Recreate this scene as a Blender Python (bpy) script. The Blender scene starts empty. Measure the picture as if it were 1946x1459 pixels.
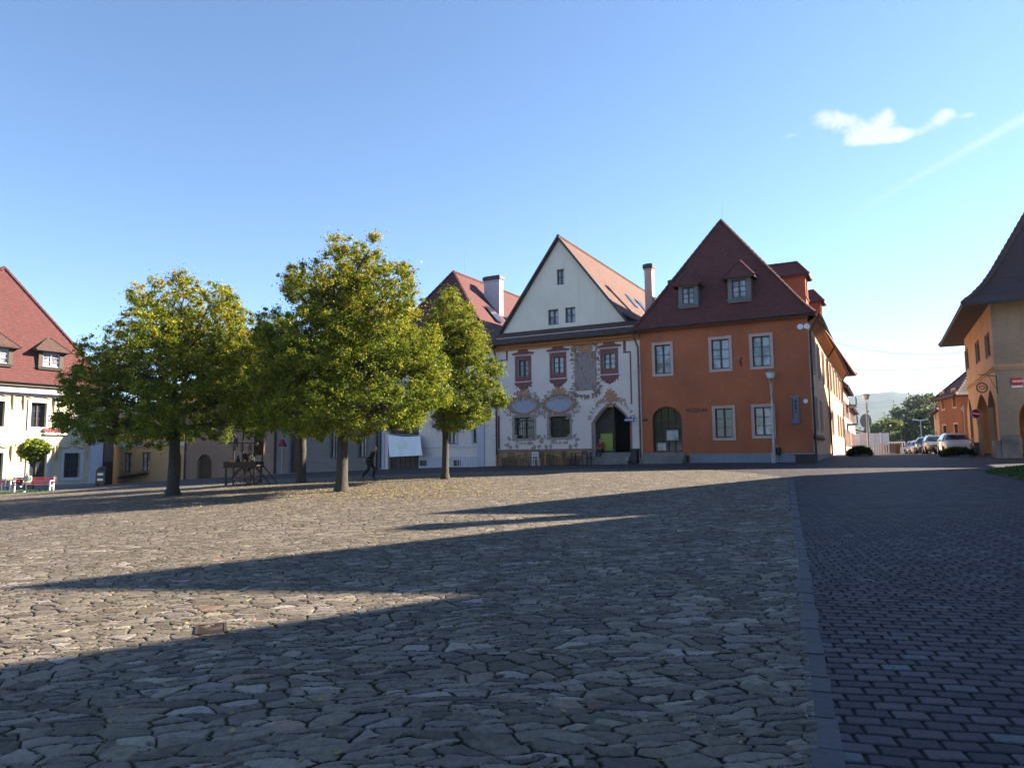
import bpy, math, random
import numpy as np
from mathutils import Vector, Matrix
from mathutils.geometry import tessellate_polygon
R_ = math.radians
SC = bpy.context.scene
# ---------------------------------------------------------------- camera
F_PX, CX, CY = 1350.0, 973.0, 729.5
ROLL, PITCH = 0.010, math.atan(132.5/1350)
EYE = Vector((0, 0, 1.6))
cF = Vector((0, math.cos(PITCH), math.sin(PITCH)))
_r0 = Vector((1, 0, 0)); _u0 = Vector((0, -math.sin(PITCH), math.cos(PITCH)))
cR = _r0*math.cos(ROLL) - _u0*math.sin(ROLL)
cU = _r0*math.sin(ROLL) + _u0*math.cos(ROLL)
cam = bpy.data.cameras.new('camera'); co = bpy.data.objects.new('camera', cam)
SC.collection.objects.link(co); SC.camera = co
cam.sensor_width = 36; cam.lens = 36*F_PX/1946; cam.clip_end = 9000; cam.clip_start = .1
co.matrix_world = Matrix(((cR.x, cU.x, -cF.x, EYE.x), (cR.y, cU.y, -cF.y, EYE.y), (cR.z, cU.z, -cF.z, EYE.z), (0, 0, 0, 1)))
# ---------------------------------------------------------------- light
SUN_AZ, SUN_EL = 74.0, 28.0            # azimuth clockwise from +Y
sd = Vector((math.sin(R_(SUN_AZ))*math.cos(R_(SUN_EL)), math.cos(R_(SUN_AZ))*math.cos(R_(SUN_EL)), math.sin(R_(SUN_EL))))
sl = bpy.data.lights.new('sun', 'SUN'); sl.energy = 5.0; sl.angle = R_(.55); sl.color = (1, .885, .70)
so = bpy.data.objects.new('sun', sl); SC.collection.objects.link(so)
so.rotation_euler = (-sd).to_track_quat('-Z', 'Y').to_euler()
W = bpy.data.worlds.new('World'); SC.world = W; W.use_nodes = True
SC.view_settings.view_transform = 'Standard'; SC.view_settings.look = 'None'
SC.view_settings.exposure = EXPO = 2.15; SC.view_settings.gamma = 1
SC.cycles.max_bounces = 6; SC.cycles.transparent_max_bounces = 8
SC.cycles.use_denoising = True

def pray(px, py):
    return cF + cR*((px-CX)/F_PX) + cU*((CY-py)/F_PX)
def at(px, py, Y):
    d = pray(px, py); return EYE + d*(Y/d.y)
def g(X, Y):
    X = min(max(X, -42), 36); Y = min(max(Y, 0), 71)
    c = (0.021841, -0.004333, 0.008314, -0.023816, 0.049714, -0.002563, -0.028807, 0.000751)
    t = (X, Y, X*Y/50, X*X/50, Y*Y/50, X*Y*Y/2500, Y**3/2500, X*X*Y/2500)
    return sum(a*b for a, b in zip(c, t))
def gnd(px, py):
    d = pray(px, py); t = 5.0; last = None
    s = 2.0
    while s < 200:
        p = EYE + d*s
        if p.z < g(p.x, p.y): break
        s += .25
    a, b = s-.25, s
    for _ in range(20):
        m = (a+b)/2; p = EYE + d*m
        if p.z < g(p.x, p.y): b = m
        else: a = m
    p = EYE + d*b
    return Vector((p.x, p.y, g(p.x, p.y)))
# sky shader with one small cloud and a vapour trail
nt = W.node_tree; N = nt.nodes; L = nt.links; N.clear()
def nn(t, tree=None, **k):
    n = (tree or nt).nodes.new(t)
    for a, b in k.items(): setattr(n, a, b)
    return n
sky = nn('ShaderNodeTexSky', sky_type='NISHITA', sun_disc=False)
sky.sun_elevation = R_(SUN_EL); sky.sun_rotation = R_(SUN_AZ)
sky.air_density = 1.0; sky.dust_density = .25; sky.ozone_density = 2.0; sky.altitude = 1200
geo = nn('ShaderNodeTexCoord')
def wmath(op, a, b=None, clamp=False):
    n = nn('ShaderNodeMath', operation=op); n.use_clamp = clamp
    for i, x in enumerate((a, b)):
        if x is None: continue
        if isinstance(x, (int, float)): n.inputs[i].default_value = x
        else: L.new(x, n.inputs[i])
    return n.outputs[0]
def wdot(v):
    n = nn('ShaderNodeVectorMath', operation='DOT_PRODUCT'); L.new(geo.outputs['Generated'], n.inputs[0]); n.inputs[1].default_value = v
    return n.outputs['Value']
cd = pray(1690, 250).normalized(); ca = cd.cross(Vector((0, 0, 1))).normalized(); cb = ca.cross(cd)
da, db = wdot(ca), wdot(cb)
wn = nn('ShaderNodeTexNoise'); wn.inputs['Scale'].default_value = 60; wn.inputs['Detail'].default_value = 9; wn.inputs['Roughness'].default_value = .72
L.new(geo.outputs['Generated'], wn.inputs['Vector'])
tot = None
for (px, py, rx, ry, k) in ((1562, 222, 24, 14, .85), (1600, 230, 32, 16, 1.0), (1650, 250, 40, 18, 1.3), (1684, 220, 14, 16, 1.1), (1712, 258, 34, 12, 1.1), (1655, 266, 44, 9, .7), (1785, 228, 20, 15, 1.0), (1800, 215, 14, 9, .7), (1500, 258, 20, 7, .62), (1842, 219, 16, 6, .8), (1470, 285, 30, 10, .42)):
    q = pray(px, py).normalized(); qa, qb = q.dot(ca), q.dot(cb)
    ex = wmath('MULTIPLY', wmath('SUBTRACT', da, qa), F_PX/rx*1.0); ey = wmath('MULTIPLY', wmath('SUBTRACT', db, qb), F_PX/ry*1.0)
    rr = wmath('ADD', wmath('MULTIPLY', ex, ex), wmath('MULTIPLY', ey, ey))
    v = wmath('MULTIPLY', wmath('EXPONENT', wmath('MULTIPLY', rr, -1.0)), k)
    tot = v if tot is None else wmath('ADD', tot, v)
# keep it on the front side of the sky only
front = wmath('GREATER_THAN', wdot(cd), .8)
cl = wmath('MULTIPLY', wmath('MULTIPLY', wmath('SUBTRACT', wmath('MULTIPLY', tot, wmath('MULTIPLY', wn.outputs['Fac'], 1.9)), .50), 1.5, True), front, True)
d1, d2 = pray(1600, 418).normalized(), pray(1950, 222).normalized()
tn = d1.cross(d2).normalized(); tdir = (d2-d1).normalized()
al = wmath('MULTIPLY', wmath('SUBTRACT', wdot(tdir), d1.dot(tdir)), 1/(d2.dot(tdir)-d1.dot(tdir)))
al = wmath('MULTIPLY', al, 1.0, True)
wid = wmath('ADD', wmath('MULTIPLY', al, .0032), .0022)
ds = wmath('DIVIDE', wdot(tn), wid)
tr = wmath('EXPONENT', wmath('MULTIPLY', wmath('MULTIPLY', ds, ds), -1.0))
tr = wmath('MULTIPLY', wmath('MULTIPLY', wmath('MULTIPLY', tr, al), wmath('ADD', wmath('MULTIPLY', wn.outputs['Fac'], .9), .0)), front)
mask = wmath('MAXIMUM', wmath('MULTIPLY', cl, .62), wmath('MULTIPLY', tr, .62), True)
mix = nn('ShaderNodeMix', data_type='RGBA'); L.new(mask, mix.inputs['Factor']); skm = nn('ShaderNodeMix', data_type='RGBA', blend_type='MULTIPLY'); skm.inputs['Factor'].default_value = 1; L.new(sky.outputs[0], skm.inputs['A']); skm.inputs['B'].default_value = (.84, .94, 1.03, 1); L.new(skm.outputs['Result'], mix.inputs['A'])
mix.inputs['B'].default_value = (4.5, 4.45, 4.4, 1)
bg = nn('ShaderNodeBackground'); bg.inputs['Strength'].default_value = SKY = 0.060
L.new(mix.outputs['Result'], bg.inputs['Color'])
wo = nn('ShaderNodeOutputWorld'); L.new(bg.outputs[0], wo.inputs[0])

# ---------------------------------------------------------------- mesh helpers
class Frame:
    def __init__(s, o, a, b, c): s.o, s.a, s.b, s.c = Vector(o), Vector(a), Vector(b), Vector(c)
    def __call__(s, u, d, h): return s.o + s.a*u + s.b*d + s.c*h
WF = Frame((0, 0, 0), (1, 0, 0), (0, 1, 0), (0, 0, 1))
def rotframe(o, az):
    """local x = right, y = forward, turned by az degrees clockwise seen from above"""
    a = R_(az); return Frame(o, (math.cos(a), -math.sin(a), 0), (math.sin(a), math.cos(a), 0), (0, 0, 1))
class MB:
    def __init__(s, fr=WF): s.v = []; s.f = []; s.fr = fr
    def face(s, pts, fr=None, raw=False):
        i = len(s.v)
        for p in pts: s.v.append(tuple(p) if raw else tuple((fr or s.fr)(*p)))
        s.f.append(tuple(range(i, i+len(pts))))
    def box(s, u0, u1, d0, d1, h0, h1, fr=None):
        fr = fr or s.fr
        i = len(s.v)
        for h in (h0, h1):
            for (u, d) in ((u0, d0), (u1, d0), (u1, d1), (u0, d1)): s.v.append(tuple(fr(u, d, h)))
        for q in ((0, 3, 2, 1), (4, 5, 6, 7), (0, 1, 5, 4), (1, 2, 6, 5), (2, 3, 7, 6), (3, 0, 4, 7)): s.f.append(tuple(i+k for k in q))
    def tube(s, pts, rad, seg=8, fr=None, cap=True):
        fr = fr or s.fr
        P = [fr(*p) for p in pts]; n = len(P)
        rs = rad if isinstance(rad, (list, tuple)) else [rad]*n
        base = len(s.v); ref = None
        for k, p in enumerate(P):
            t = (P[min(k+1, n-1)] - P[max(k-1, 0)])
            if t.length < 1e-9: t = Vector((0, 0, 1))
            t.normalize()
            if ref is None: ref = Vector((1, 0, 0)) if abs(t.x) < .8 else Vector((0, 1, 0))
            a = (ref - t*ref.dot(t))
            if a.length < 1e-6: a = t.orthogonal()
            a.normalize(); ref = a; b = t.cross(a)
            for j in range(seg):
                w = 2*math.pi*j/seg; s.v.append(tuple(p + (a*math.cos(w) + b*math.sin(w))*rs[k]))
        for k in range(n-1):
            for j in range(seg):
                j2 = (j+1) % seg
                s.f.append((base+k*seg+j, base+k*seg+j2, base+(k+1)*seg+j2, base+(k+1)*seg+j))
        if cap:
            s.f.append(tuple(base+j for j in range(seg))[::-1]); s.f.append(tuple(base+(n-1)*seg+j for j in range(seg)))
    def lathe(s, c, prof, seg=16, fr=None):
        """prof: (radius, height) pairs round the vertical through c"""
        fr = fr or s.fr; base = len(s.v)
        for r, h in prof:
            for j in range(seg):
                w = 2*math.pi*j/seg; s.v.append(tuple(fr(c[0]+r*math.cos(w), c[1]+r*math.sin(w), c[2]+h)))
        for k in range(len(prof)-1):
            for j in range(seg):
                j2 = (j+1) % seg; s.f.append((base+k*seg+j, base+k*seg+j2, base+(k+1)*seg+j2, base+(k+1)*seg+j))
        s.f.append(tuple(base+j for j in range(seg))[::-1]); s.f.append(tuple(base+(len(prof)-1)*seg+j for j in range(seg)))
    def flat(s, outer, holes=(), d=0.0, fr=None):
        """polygon with holes in the (u, h) plane at depth d"""
        fr = fr or s.fr
        loops = [[Vector((u, h, 0)) for u, h in outer]] + [[Vector((u, h, 0)) for u, h in ho] for ho in holes]
        allp = [p for l in loops for p in l]; base = len(s.v)
        for p in allp: s.v.append(tuple(fr(p.x, d, p.y)))
        for t in tessellate_polygon(loops): s.f.append(tuple(base+k for k in t))
    def prism(s, outer, d0, d1, fr=None):
        fr = fr or s.fr
        s.flat(outer, (), d0, fr); s.flat(outer, (), d1, fr); s.band(outer, d0, d1, fr)
    def band(s, loop, d0, d1, fr=None):
        n = len(loop)
        for k in range(n):
            (u0, h0), (u1, h1) = loop[k], loop[(k+1) % n]
            s.face([(u0, d0, h0), (u1, d0, h1), (u1, d1, h1), (u0, d1, h0)], fr)
    def build(s, name, m, parent=None, smooth=False, loc=None):
        me = bpy.data.meshes.new(name); V = np.array(s.v, dtype=float).reshape(-1, 3)
        if parent is not None: org = Vector(PLOC.get(parent.name, (0, 0, 0)))
        elif loc is not None: org = Vector(loc)
        else: org = Vector(((V[:, 0].min()+V[:, 0].max())/2, (V[:, 1].min()+V[:, 1].max())/2, V[:, 2].min()))
        me.from_pydata((V-np.array(org)).tolist(), [], s.f); 
        if m is not None: me.materials.append(m)
        uvl = me.uv_layers.new(name='UVMap')
        nl = len(me.loops); vi = np.empty(nl, dtype=np.int32); me.loops.foreach_get('vertex_index', vi)
        npoly = len(me.polygons); nrm = np.empty(npoly*3); me.polygons.foreach_get('normal', nrm); nrm = nrm.reshape(-1, 3)
        lt = np.empty(npoly, dtype=np.int32); me.polygons.foreach_get('loop_total', lt)
        nl_ = np.repeat(nrm, lt, axis=0); P = V[vi]
        nl_ = nl_*np.where(nl_[:, 1:2] > 0, -1, 1)
        t = np.stack([-nl_[:, 1], nl_[:, 0], np.zeros(nl)], 1); ln = np.linalg.norm(t, axis=1)
        flatm = ln < .05; ln[flatm] = 1; t = t/ln[:, None]; t[flatm] = (1, 0, 0)
        b = np.cross(nl_, t); b[flatm] = (0, 1, 0)
        uv = np.stack([(P*t).sum(1), (P*b).sum(1)], 1)
        uvl.data.foreach_set('uv', uv.ravel())
        if smooth: me.polygons.foreach_set('use_smooth', np.ones(npoly, dtype=bool))
        me.update()
        o = bpy.data.objects.new(name, me); SC.collection.objects.link(o)
        if parent is not None: o.parent = parent; PLOC[o.name] = tuple(org)
        else: o.location = org; PLOC[o.name] = tuple(org)
        return o
PLOC = {}
def thing(name, label, cat, loc, group=None):
    o = bpy.data.objects.new(name, None); SC.collection.objects.link(o); o.location = loc; PLOC[o.name] = tuple(loc)
    o.empty_display_size = .2
    return tag(o, label, cat, group)
def tag(o, label, cat, group=None):
    o['label'] = label; o['category'] = cat
    if group: o['group'] = group
    return o
def struct(o, kind='structure'): o['kind'] = kind; return o
def copy_thing(o, loc, rotz=0, label=None):
    def cp(x, par):
        c = x.copy(); SC.collection.objects.link(c)
        if par is not None: c.parent = par
        for ch in [q for q in x.children]: cp(ch, c)
        return c
    c = cp(o, None); c.location = loc; c.rotation_euler.z = rotz
    if label: c['label'] = label
    return c

class Fac(Frame):
    """vertical facade plane from A (left, as seen from outside) to B (right)"""
    def __init__(s, A, B):
        A = Vector((A[0], A[1], 0)); B = Vector((B[0], B[1], 0)); u = (B-A); s.len = u.length; u.normalize()
        super().__init__(A, u, (u.y, -u.x, 0), (0, 0, 1))
    def uv(s, px, py, d=0):
        r = pray(px, py); o = s.o + s.b*d
        t = (o-EYE).dot(s.b)/r.dot(s.b); p = EYE + r*t - s.o
        return p.dot(s.a), p.z
    def bb(s, x0, y0, x1, y1, d=0):
        ym, xm = (y0+y1)/2, (x0+x1)/2
        return s.uv(x0, ym, d)[0], s.uv(x1, ym, d)[0], s.uv(xm, y1, d)[1], s.uv(xm, y0, d)[1]
    def sub(s, u, d=0):
        """frame at (u, d) on this facade"""
        return Frame(s(u, d, 0), s.a, s.b, s.c)
def rect(u0, u1, h0, h1): return [(u0, h0), (u1, h0), (u1, h1), (u0, h1)]
def arch(u0, u1, h0, hs, ht, kind='round', n=12):
    pts = [(u0, h0), (u1, h0), (u1, hs)]; c = (u0+u1)/2; r = (u1-u0)/2
    for k in range(1, n):
        t = math.pi*k/n
        if kind == 'point':
            x = math.cos(t); y = 1-abs(x)**1.6
            y = y*.93+.07*(1-abs(x))
        else: x = math.cos(t); y = math.sin(t)
        pts.append((c+r*x, hs+(ht-hs)*y))
    pts.append((u0, hs)); return pts

# ---------------------------------------------------------------- materials
def newmat(name):
    m = bpy.data.materials.new(name); m.use_nodes = True; t = m.node_tree; t.nodes.clear()
    out = t.nodes.new('ShaderNodeOutputMaterial'); p = t.nodes.new('ShaderNodeBsdfPrincipled'); t.links.new(p.outputs[0], out.inputs[0])
    return m, t, p
def ramp(t, fac, stops):
    r = t.nodes.new('ShaderNodeValToRGB'); e = r.color_ramp.elements
    while len(e) > len(stops): e.remove(e[-1])
    while len(e) < len(stops): e.new(1)
    for el, (p, c) in zip(e, stops): el.position = p; el.color = (c, c, c, 1) if isinstance(c, (int, float)) else (*c, 1)
    t.links.new(fac, r.inputs[0]); return r.outputs[0]
def noise(t, vec, scale, detail=4, rough=.55, out='Fac'):
    n = t.nodes.new('ShaderNodeTexNoise'); n.inputs['Scale'].default_value = scale; n.inputs['Detail'].default_value = detail; n.inputs['Roughness'].default_value = rough
    t.links.new(vec, n.inputs['Vector']); return n.outputs[out]
def mixc(t, fac, a, b, mode='MIX'):
    n = t.nodes.new('ShaderNodeMix'); n.data_type = 'RGBA'; n.blend_type = mode
    for sock, x in (('Factor', fac), ('A', a), ('B', b)):
        if isinstance(x, (int, float)) and sock == 'Factor': n.inputs[0].default_value = x
        elif isinstance(x, tuple): n.inputs[sock].default_value = (*x, 1)
        else: t.links.new(x, n.inputs[0] if sock == 'Factor' else n.inputs[sock])
    return n.outputs['Result']
def mth(t, op, a, b=None, c=None, clamp=False):
    n = t.nodes.new('ShaderNodeMath'); n.operation = op; n.use_clamp = clamp
    for i, x in enumerate((a, b, c)):
        if x is None: continue
        if isinstance(x, (int, float)): n.inputs[i].default_value = x
        else: t.links.new(x, n.inputs[i])
    return n.outputs[0]
def vmap(t, vec, scale=(1, 1, 1), rot=(0, 0, 0), loc=(0, 0, 0)):
    n = t.nodes.new('ShaderNodeMapping'); n.inputs['Scale'].default_value = scale; n.inputs['Rotation'].default_value = rot; n.inputs['Location'].default_value = loc
    t.links.new(vec, n.inputs['Vector']); return n.outputs[0]
def bump(t, h, strength, dist, normal=None):
    b = t.nodes.new('ShaderNodeBump'); b.inputs['Strength'].default_value = strength; b.inputs['Distance'].default_value = dist
    t.links.new(h, b.inputs['Height'])
    if normal is not None: t.links.new(normal, b.inputs['Normal'])
    return b.outputs[0]
def wpos(t): return t.nodes.new('ShaderNodeNewGeometry').outputs['Position']
def uvc(t): return t.nodes.new('ShaderNodeTexCoord').outputs['UV']
def plaster(name, col, var=.12, stain=.25, rough=.9, dirt=(.10, .085, .07), bmp=.25, ns=1.0):
    m, t, p = newmat(name); w = wpos(t)
    n1 = noise(t, w, .45*ns, 5, .6); n2 = noise(t, w, 6*ns, 5, .6); n3 = noise(t, vmap(t, w, (1.6, 1.6, .22)), 1.4*ns, 5, .65)
    dk = tuple(c*(1-var*1.6) for c in col); lt = tuple(min(1, c*(1+var)) for c in col)
    c = mixc(t, ramp(t, n1, [(.3, 0.0), (.7, 1.0)]), dk, lt)
    c = mixc(t, mth(t, 'MULTIPLY', ramp(t, n3, [(.52, 0.0), (.8, 1.0)]), stain), c, dirt)
    c = mixc(t, .18, c, ramp(t, n2, [(.3, .25), (.7, .85)]), 'SOFT_LIGHT')
    t.links.new(c, p.inputs['Base Color']); p.inputs['Roughness'].default_value = rough
    t.links.new(bump(t, noise(t, w, 22, 4, .6), bmp, .02, bump(t, noise(t, w, 1.3, 2), .35, .06)), p.inputs['Normal'])
    return m
def plain(name, col, rough=.6, metal=0.0, var=.15, spec=None, scale=5.0):
    m, t, p = newmat(name); w = wpos(t)
    c = mixc(t, ramp(t, noise(t, w, scale, 4, .6), [(.3, 0.0), (.7, 1.0)]), tuple(x*(1-var) for x in col), tuple(min(1, x*(1+var)) for x in col))
    t.links.new(c, p.inputs['Base Color']); p.inputs['Roughness'].default_value = rough; p.inputs['Metallic'].default_value = metal
    if spec is not None: p.inputs['Specular IOR Level'].default_value = spec
    return m
def tiles(name, c1, c2, moss=(.06, .055, .04), mossamt=.35, w=.20, h=.16, bs=1.0):
    m, t, p = newmat(name); u = uvc(t); ws = wpos(t)
    uu = mixc(t, .012, u, noise(t, u, 1.2, 3, out='Color'))
    b = t.nodes.new('ShaderNodeTexBrick'); t.links.new(u, b.inputs['Vector'])
    b.inputs['Scale'].default_value = 1; b.inputs['Brick Width'].default_value = w; b.inputs['Row Height'].default_value = h; b.inputs['Mortar Size'].default_value = .008; b.inputs['Mortar Smooth'].default_value = .3; b.inputs['Bias'].default_value = .1
    b.inputs['Color1'].default_value = (*c1, 1); b.inputs['Color2'].default_value = (*c2, 1); b.inputs['Mortar'].default_value = (c1[0]*.18, c1[1]*.18, c1[2]*.18, 1)
    n1 = noise(t, ws, .7, 6, .65)
    c = mixc(t, mth(t, 'MULTIPLY', ramp(t, n1, [(.48, 0.0), (.72, 1.0)]), mossamt), b.outputs['Color'], moss)
    c = mixc(t, .5, c, ramp(t, noise(t, ws, 3.5, 4, .7), [(.25, .2), (.75, .8)]), 'SOFT_LIGHT')
    t.links.new(c, p.inputs['Base Color']); p.inputs['Roughness'].default_value = .8
    # each course steps down like lapped tiles
    sx = t.nodes.new('ShaderNodeSeparateXYZ'); t.links.new(u, sx.inputs[0])
    saw = mth(t, 'FRACT', mth(t, 'DIVIDE', sx.outputs['Y'], h))
    hh = mth(t, 'ADD', mth(t, 'MULTIPLY', mth(t, 'SUBTRACT', 1.0, saw), 1.0), mth(t, 'MULTIPLY', b.outputs['Fac'], -.7))
    t.links.new(bump(t, hh, .9*bs, .035), p.inputs['Normal'])
    return m
def glassm(name, col, rough=.12, curtain=None):
    m, t, p = newmat(name); w = wpos(t)
    if curtain:
        # folded net curtain seen behind the pane
        wv = t.nodes.new('ShaderNodeTexWave'); wv.inputs['Scale'].default_value = 5; wv.inputs['Distortion'].default_value = 2.5; wv.inputs['Detail'].default_value = 2
        t.links.new(vmap(t, uvc(t), (1, .08, 1)), wv.inputs['Vector'])
        c = mixc(t, wv.outputs['Fac'], tuple(x*.55 for x in curtain), curtain)
        c = mixc(t, ramp(t, noise(t, w, 1.2, 2), [(.45, 0.0), (.6, .8)]), c, col)
    else: c = mixc(t, noise(t, w, 1.5, 3), tuple(x*.5 for x in col), tuple(x*1.5 for x in col))
    t.links.new(c, p.inputs['Base Color']); p.inputs['Roughness'].default_value = rough; p.inputs['Specular IOR Level'].default_value = .8
    t.links.new(bump(t, noise(t, w, 1.1, 2), .12, .03), p.inputs['Normal'])
    return m
def woodm(name, col, rough=.65, axis=(1, 1, 12)):
    m, t, p = newmat(name); w = wpos(t)
    n = noise(t, vmap(t, w, (14, 14, 1.2)), 2.5, 5, .7)
    c = mixc(t, ramp(t, n, [(.3, 0.0), (.7, 1.0)]), tuple(x*.6 for x in col), tuple(min(1, x*1.3) for x in col))
    t.links.new(c, p.inputs['Base Color']); p.inputs['Roughness'].default_value = rough
    t.links.new(bump(t, n, .3, .01), p.inputs['Normal'])
    return m
def displace(m, t, p, h, scale, mid, w, fine):
    """true relief near the viewer, fading out where it gets too small to see"""
    sx = t.nodes.new('ShaderNodeSeparateXYZ'); t.links.new(w, sx.inputs[0])
    mr = t.nodes.new('ShaderNodeMapRange'); t.links.new(sx.outputs['Y'], mr.inputs['Value']); mr.inputs['From Min'].default_value = 11; mr.inputs['From Max'].default_value = 15.5; mr.inputs['To Min'].default_value = scale; mr.inputs['To Max'].default_value = 0
    dn = t.nodes.new('ShaderNodeDisplacement'); dn.inputs['Midlevel'].default_value = mid; t.links.new(h, dn.inputs['Height']); t.links.new(mr.outputs[0], dn.inputs['Scale'])
    t.links.new(dn.outputs[0], [n for n in t.nodes if n.type == 'OUTPUT_MATERIAL'][0].inputs['Displacement']); m.displacement_method = 'BOTH'
    m2 = t.nodes.new('ShaderNodeMapRange'); t.links.new(sx.outputs['Y'], m2.inputs['Value']); m2.inputs['From Min'].default_value = 11; m2.inputs['From Max'].default_value = 15.5; m2.inputs['To Min'].default_value = 0; m2.inputs['To Max'].default_value = scale*1.4
    bb = t.nodes.new('ShaderNodeBump'); t.links.new(h, bb.inputs['Height']); t.links.new(m2.outputs[0], bb.inputs['Distance']); bb.inputs['Strength'].default_value = 1
    t.links.new(bump(t, fine, .5, .004, bb.outputs[0]), p.inputs['Normal'])
def flagstones(disp=False):
    """irregular river-stone and slate paving, joints of dark earth with moss"""
    m, t, p = newmat('flagstone_paving_relief' if disp else 'flagstone_paving'); w = wpos(t)
    wob = noise(t, w, .55, 3, .5, 'Color')
    sub = t.nodes.new('ShaderNodeVectorMath'); sub.operation = 'SUBTRACT'; t.links.new(wob, sub.inputs[0]); sub.inputs[1].default_value = (.5, .5, .5)
    sc = t.nodes.new('ShaderNodeVectorMath'); sc.operation = 'MULTIPLY'; t.links.new(sub.outputs[0], sc.inputs[0]); sc.inputs[1].default_value = (.75, .75, 0)
    ad = t.nodes.new('ShaderNodeVectorMath'); t.links.new(w, ad.inputs[0]); t.links.new(sc.outputs[0], ad.inputs[1])
    wob2 = noise(t, w, 5.5, 3, .6, 'Color')
    sub2 = t.nodes.new('ShaderNodeVectorMath'); sub2.operation = 'SUBTRACT'; t.links.new(wob2, sub2.inputs[0]); sub2.inputs[1].default_value = (.5, .5, .5)
    sc2 = t.nodes.new('ShaderNodeVectorMath'); sc2.operation = 'MULTIPLY'; t.links.new(sub2.outputs[0], sc2.inputs[0]); sc2.inputs[1].default_value = (.11, .11, 0)
    ad2 = t.nodes.new('ShaderNodeVectorMath'); t.links.new(ad.outputs[0], ad2.inputs[0]); t.links.new(sc2.outputs[0], ad2.inputs[1])
    v = vmap(t, ad2.outputs[0], (3.5, 8.0, 0), (0, 0, R_(-10)))
    def vor(feature, vec, scale=1.0, rnd=.95):
        n = t.nodes.new('ShaderNodeTexVoronoi'); n.voronoi_dimensions = '2D'; n.feature = feature
        n.inputs['Scale'].default_value = scale; n.inputs['Randomness'].default_value = rnd; t.links.new(vec, n.inputs['Vector']); return n
    def layer(vec, rnd=.95):
        e, f = vor('DISTANCE_TO_EDGE', vec, 1, rnd), vor('F1', vec, 1, rnd)
        pos = t.nodes.new('ShaderNodeVectorMath'); pos.operation = 'SUBTRACT'; t.links.new(vec, pos.inputs[0]); t.links.new(f.outputs['Position'], pos.inputs[1])
        rv = t.nodes.new('ShaderNodeVectorMath'); rv.operation = 'SUBTRACT'; t.links.new(f.outputs['Color'], rv.inputs[0]); rv.inputs[1].default_value = (.5, .5, .5)
        dt = t.nodes.new('ShaderNodeVectorMath'); dt.operation = 'DOT_PRODUCT'; t.links.new(pos.outputs[0], dt.inputs[0]); t.links.new(rv.outputs[0], dt.inputs[1])
        return e.outputs['Distance'], f.outputs['Color'], dt.outputs['Value']
    # three kinds of stone: long slabs, thin slivers set on edge, rounder boulders
    A1 = layer(v); A2 = layer(vmap(t, ad2.outputs[0], (4.8, 15, 0), (0, 0, R_(14)), (3.1, 7.7, 0)), .9); A3 = layer(vmap(t, ad2.outputs[0], (4.0, 5.6, 0), (0, 0, R_(-25)), (9.1, 2.7, 0)), 1.0)
    sn = noise(t, w, 1.0, 2, .5)
    s2 = ramp(t, sn, [(.555, 0.0), (.56, 1.0)]); s3 = ramp(t, sn, [(.435, 1.0), (.44, 0.0)])
    def pick(i): return mixc(t, s3, mixc(t, s2, A1[i], A2[i]), A3[i])
    edge, rnd, tl = pick(0), pick(1), pick(2)
    sp = t.nodes.new('ShaderNodeSeparateColor'); t.links.new(rnd, sp.inputs[0])
    lum = ramp(t, sp.outputs[0], [(0.0, (.076, .063, .053)), (.3, (.118, .098, .081)), (.65, (.156, .130, .107)), (.92, (.205, .172, .143)), (1.0, (.28, .245, .21))])
    hue = ramp(t, sp.outputs[1], [(0.0, (.50, .49, .60)), (.2, (.51, .50, .54)), (.4, (.5, .5, .5)), (.7, (.52, .50, .46)), (.93, (.50, .51, .45)), (.985, (.52, .5, .46)), (1.0, (.70, .44, .38))])
    c = mixc(t, .8, lum, hue, 'OVERLAY')
    c = mixc(t, .9, c, ramp(t, noise(t, w, 19, 7, .74), [(.25, .18), (.75, .82)]), 'SOFT_LIGHT')
    c = mixc(t, ramp(t, noise(t, w, .28, 4, .6), [(.4, 0.0), (.75, .4)]), c, mixc(t, .55, c, (.12, .098, .055)))
    mossn = ramp(t, noise(t, w, .5, 4, .6), [(.42, 0.0), (.62, 1.0)])
    joint = mixc(t, mossn, (.016, .014, .011), (.026, .038, .008))
    ew = mth(t, 'ADD', .016, mth(t, 'MULTIPLY', noise(t, w, 2.2, 3), .10))
    jm = ramp(t, mth(t, 'DIVIDE', edge, ew, clamp=True), [(.35, 0.0), (.9, 1.0)])
    c = mixc(t, jm, joint, c)
    t.links.new(c, p.inputs['Base Color']); p.inputs['Specular IOR Level'].default_value = .18
    t.links.new(ramp(t, noise(t, w, 9, 4), [(.3, .62), (.7, .9)]), p.inputs['Roughness'])
    dome = ramp(t, mth(t, 'MULTIPLY', edge, 3.6), [(0.0, 0.0), (.22, .74), (.45, .94), (1.0, 1.0)])
    hgt = mth(t, 'ADD', mth(t, 'ADD', mth(t, 'MULTIPLY', dome, 1.0), mth(t, 'MULTIPLY', tl, .8)), mth(t, 'ADD', mth(t, 'MULTIPLY', sp.outputs[2], .32), mth(t, 'MULTIPLY', noise(t, w, 14, 6, .6), .20)))
    if disp: displace(m, t, p, hgt, .021, 1.1, w, noise(t, w, 60, 4, .6))
    else: t.links.new(bump(t, hgt, 1.0, .042, bump(t, noise(t, w, 1.3, 3), .8, .09)), p.inputs['Normal'])
    return m
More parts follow.
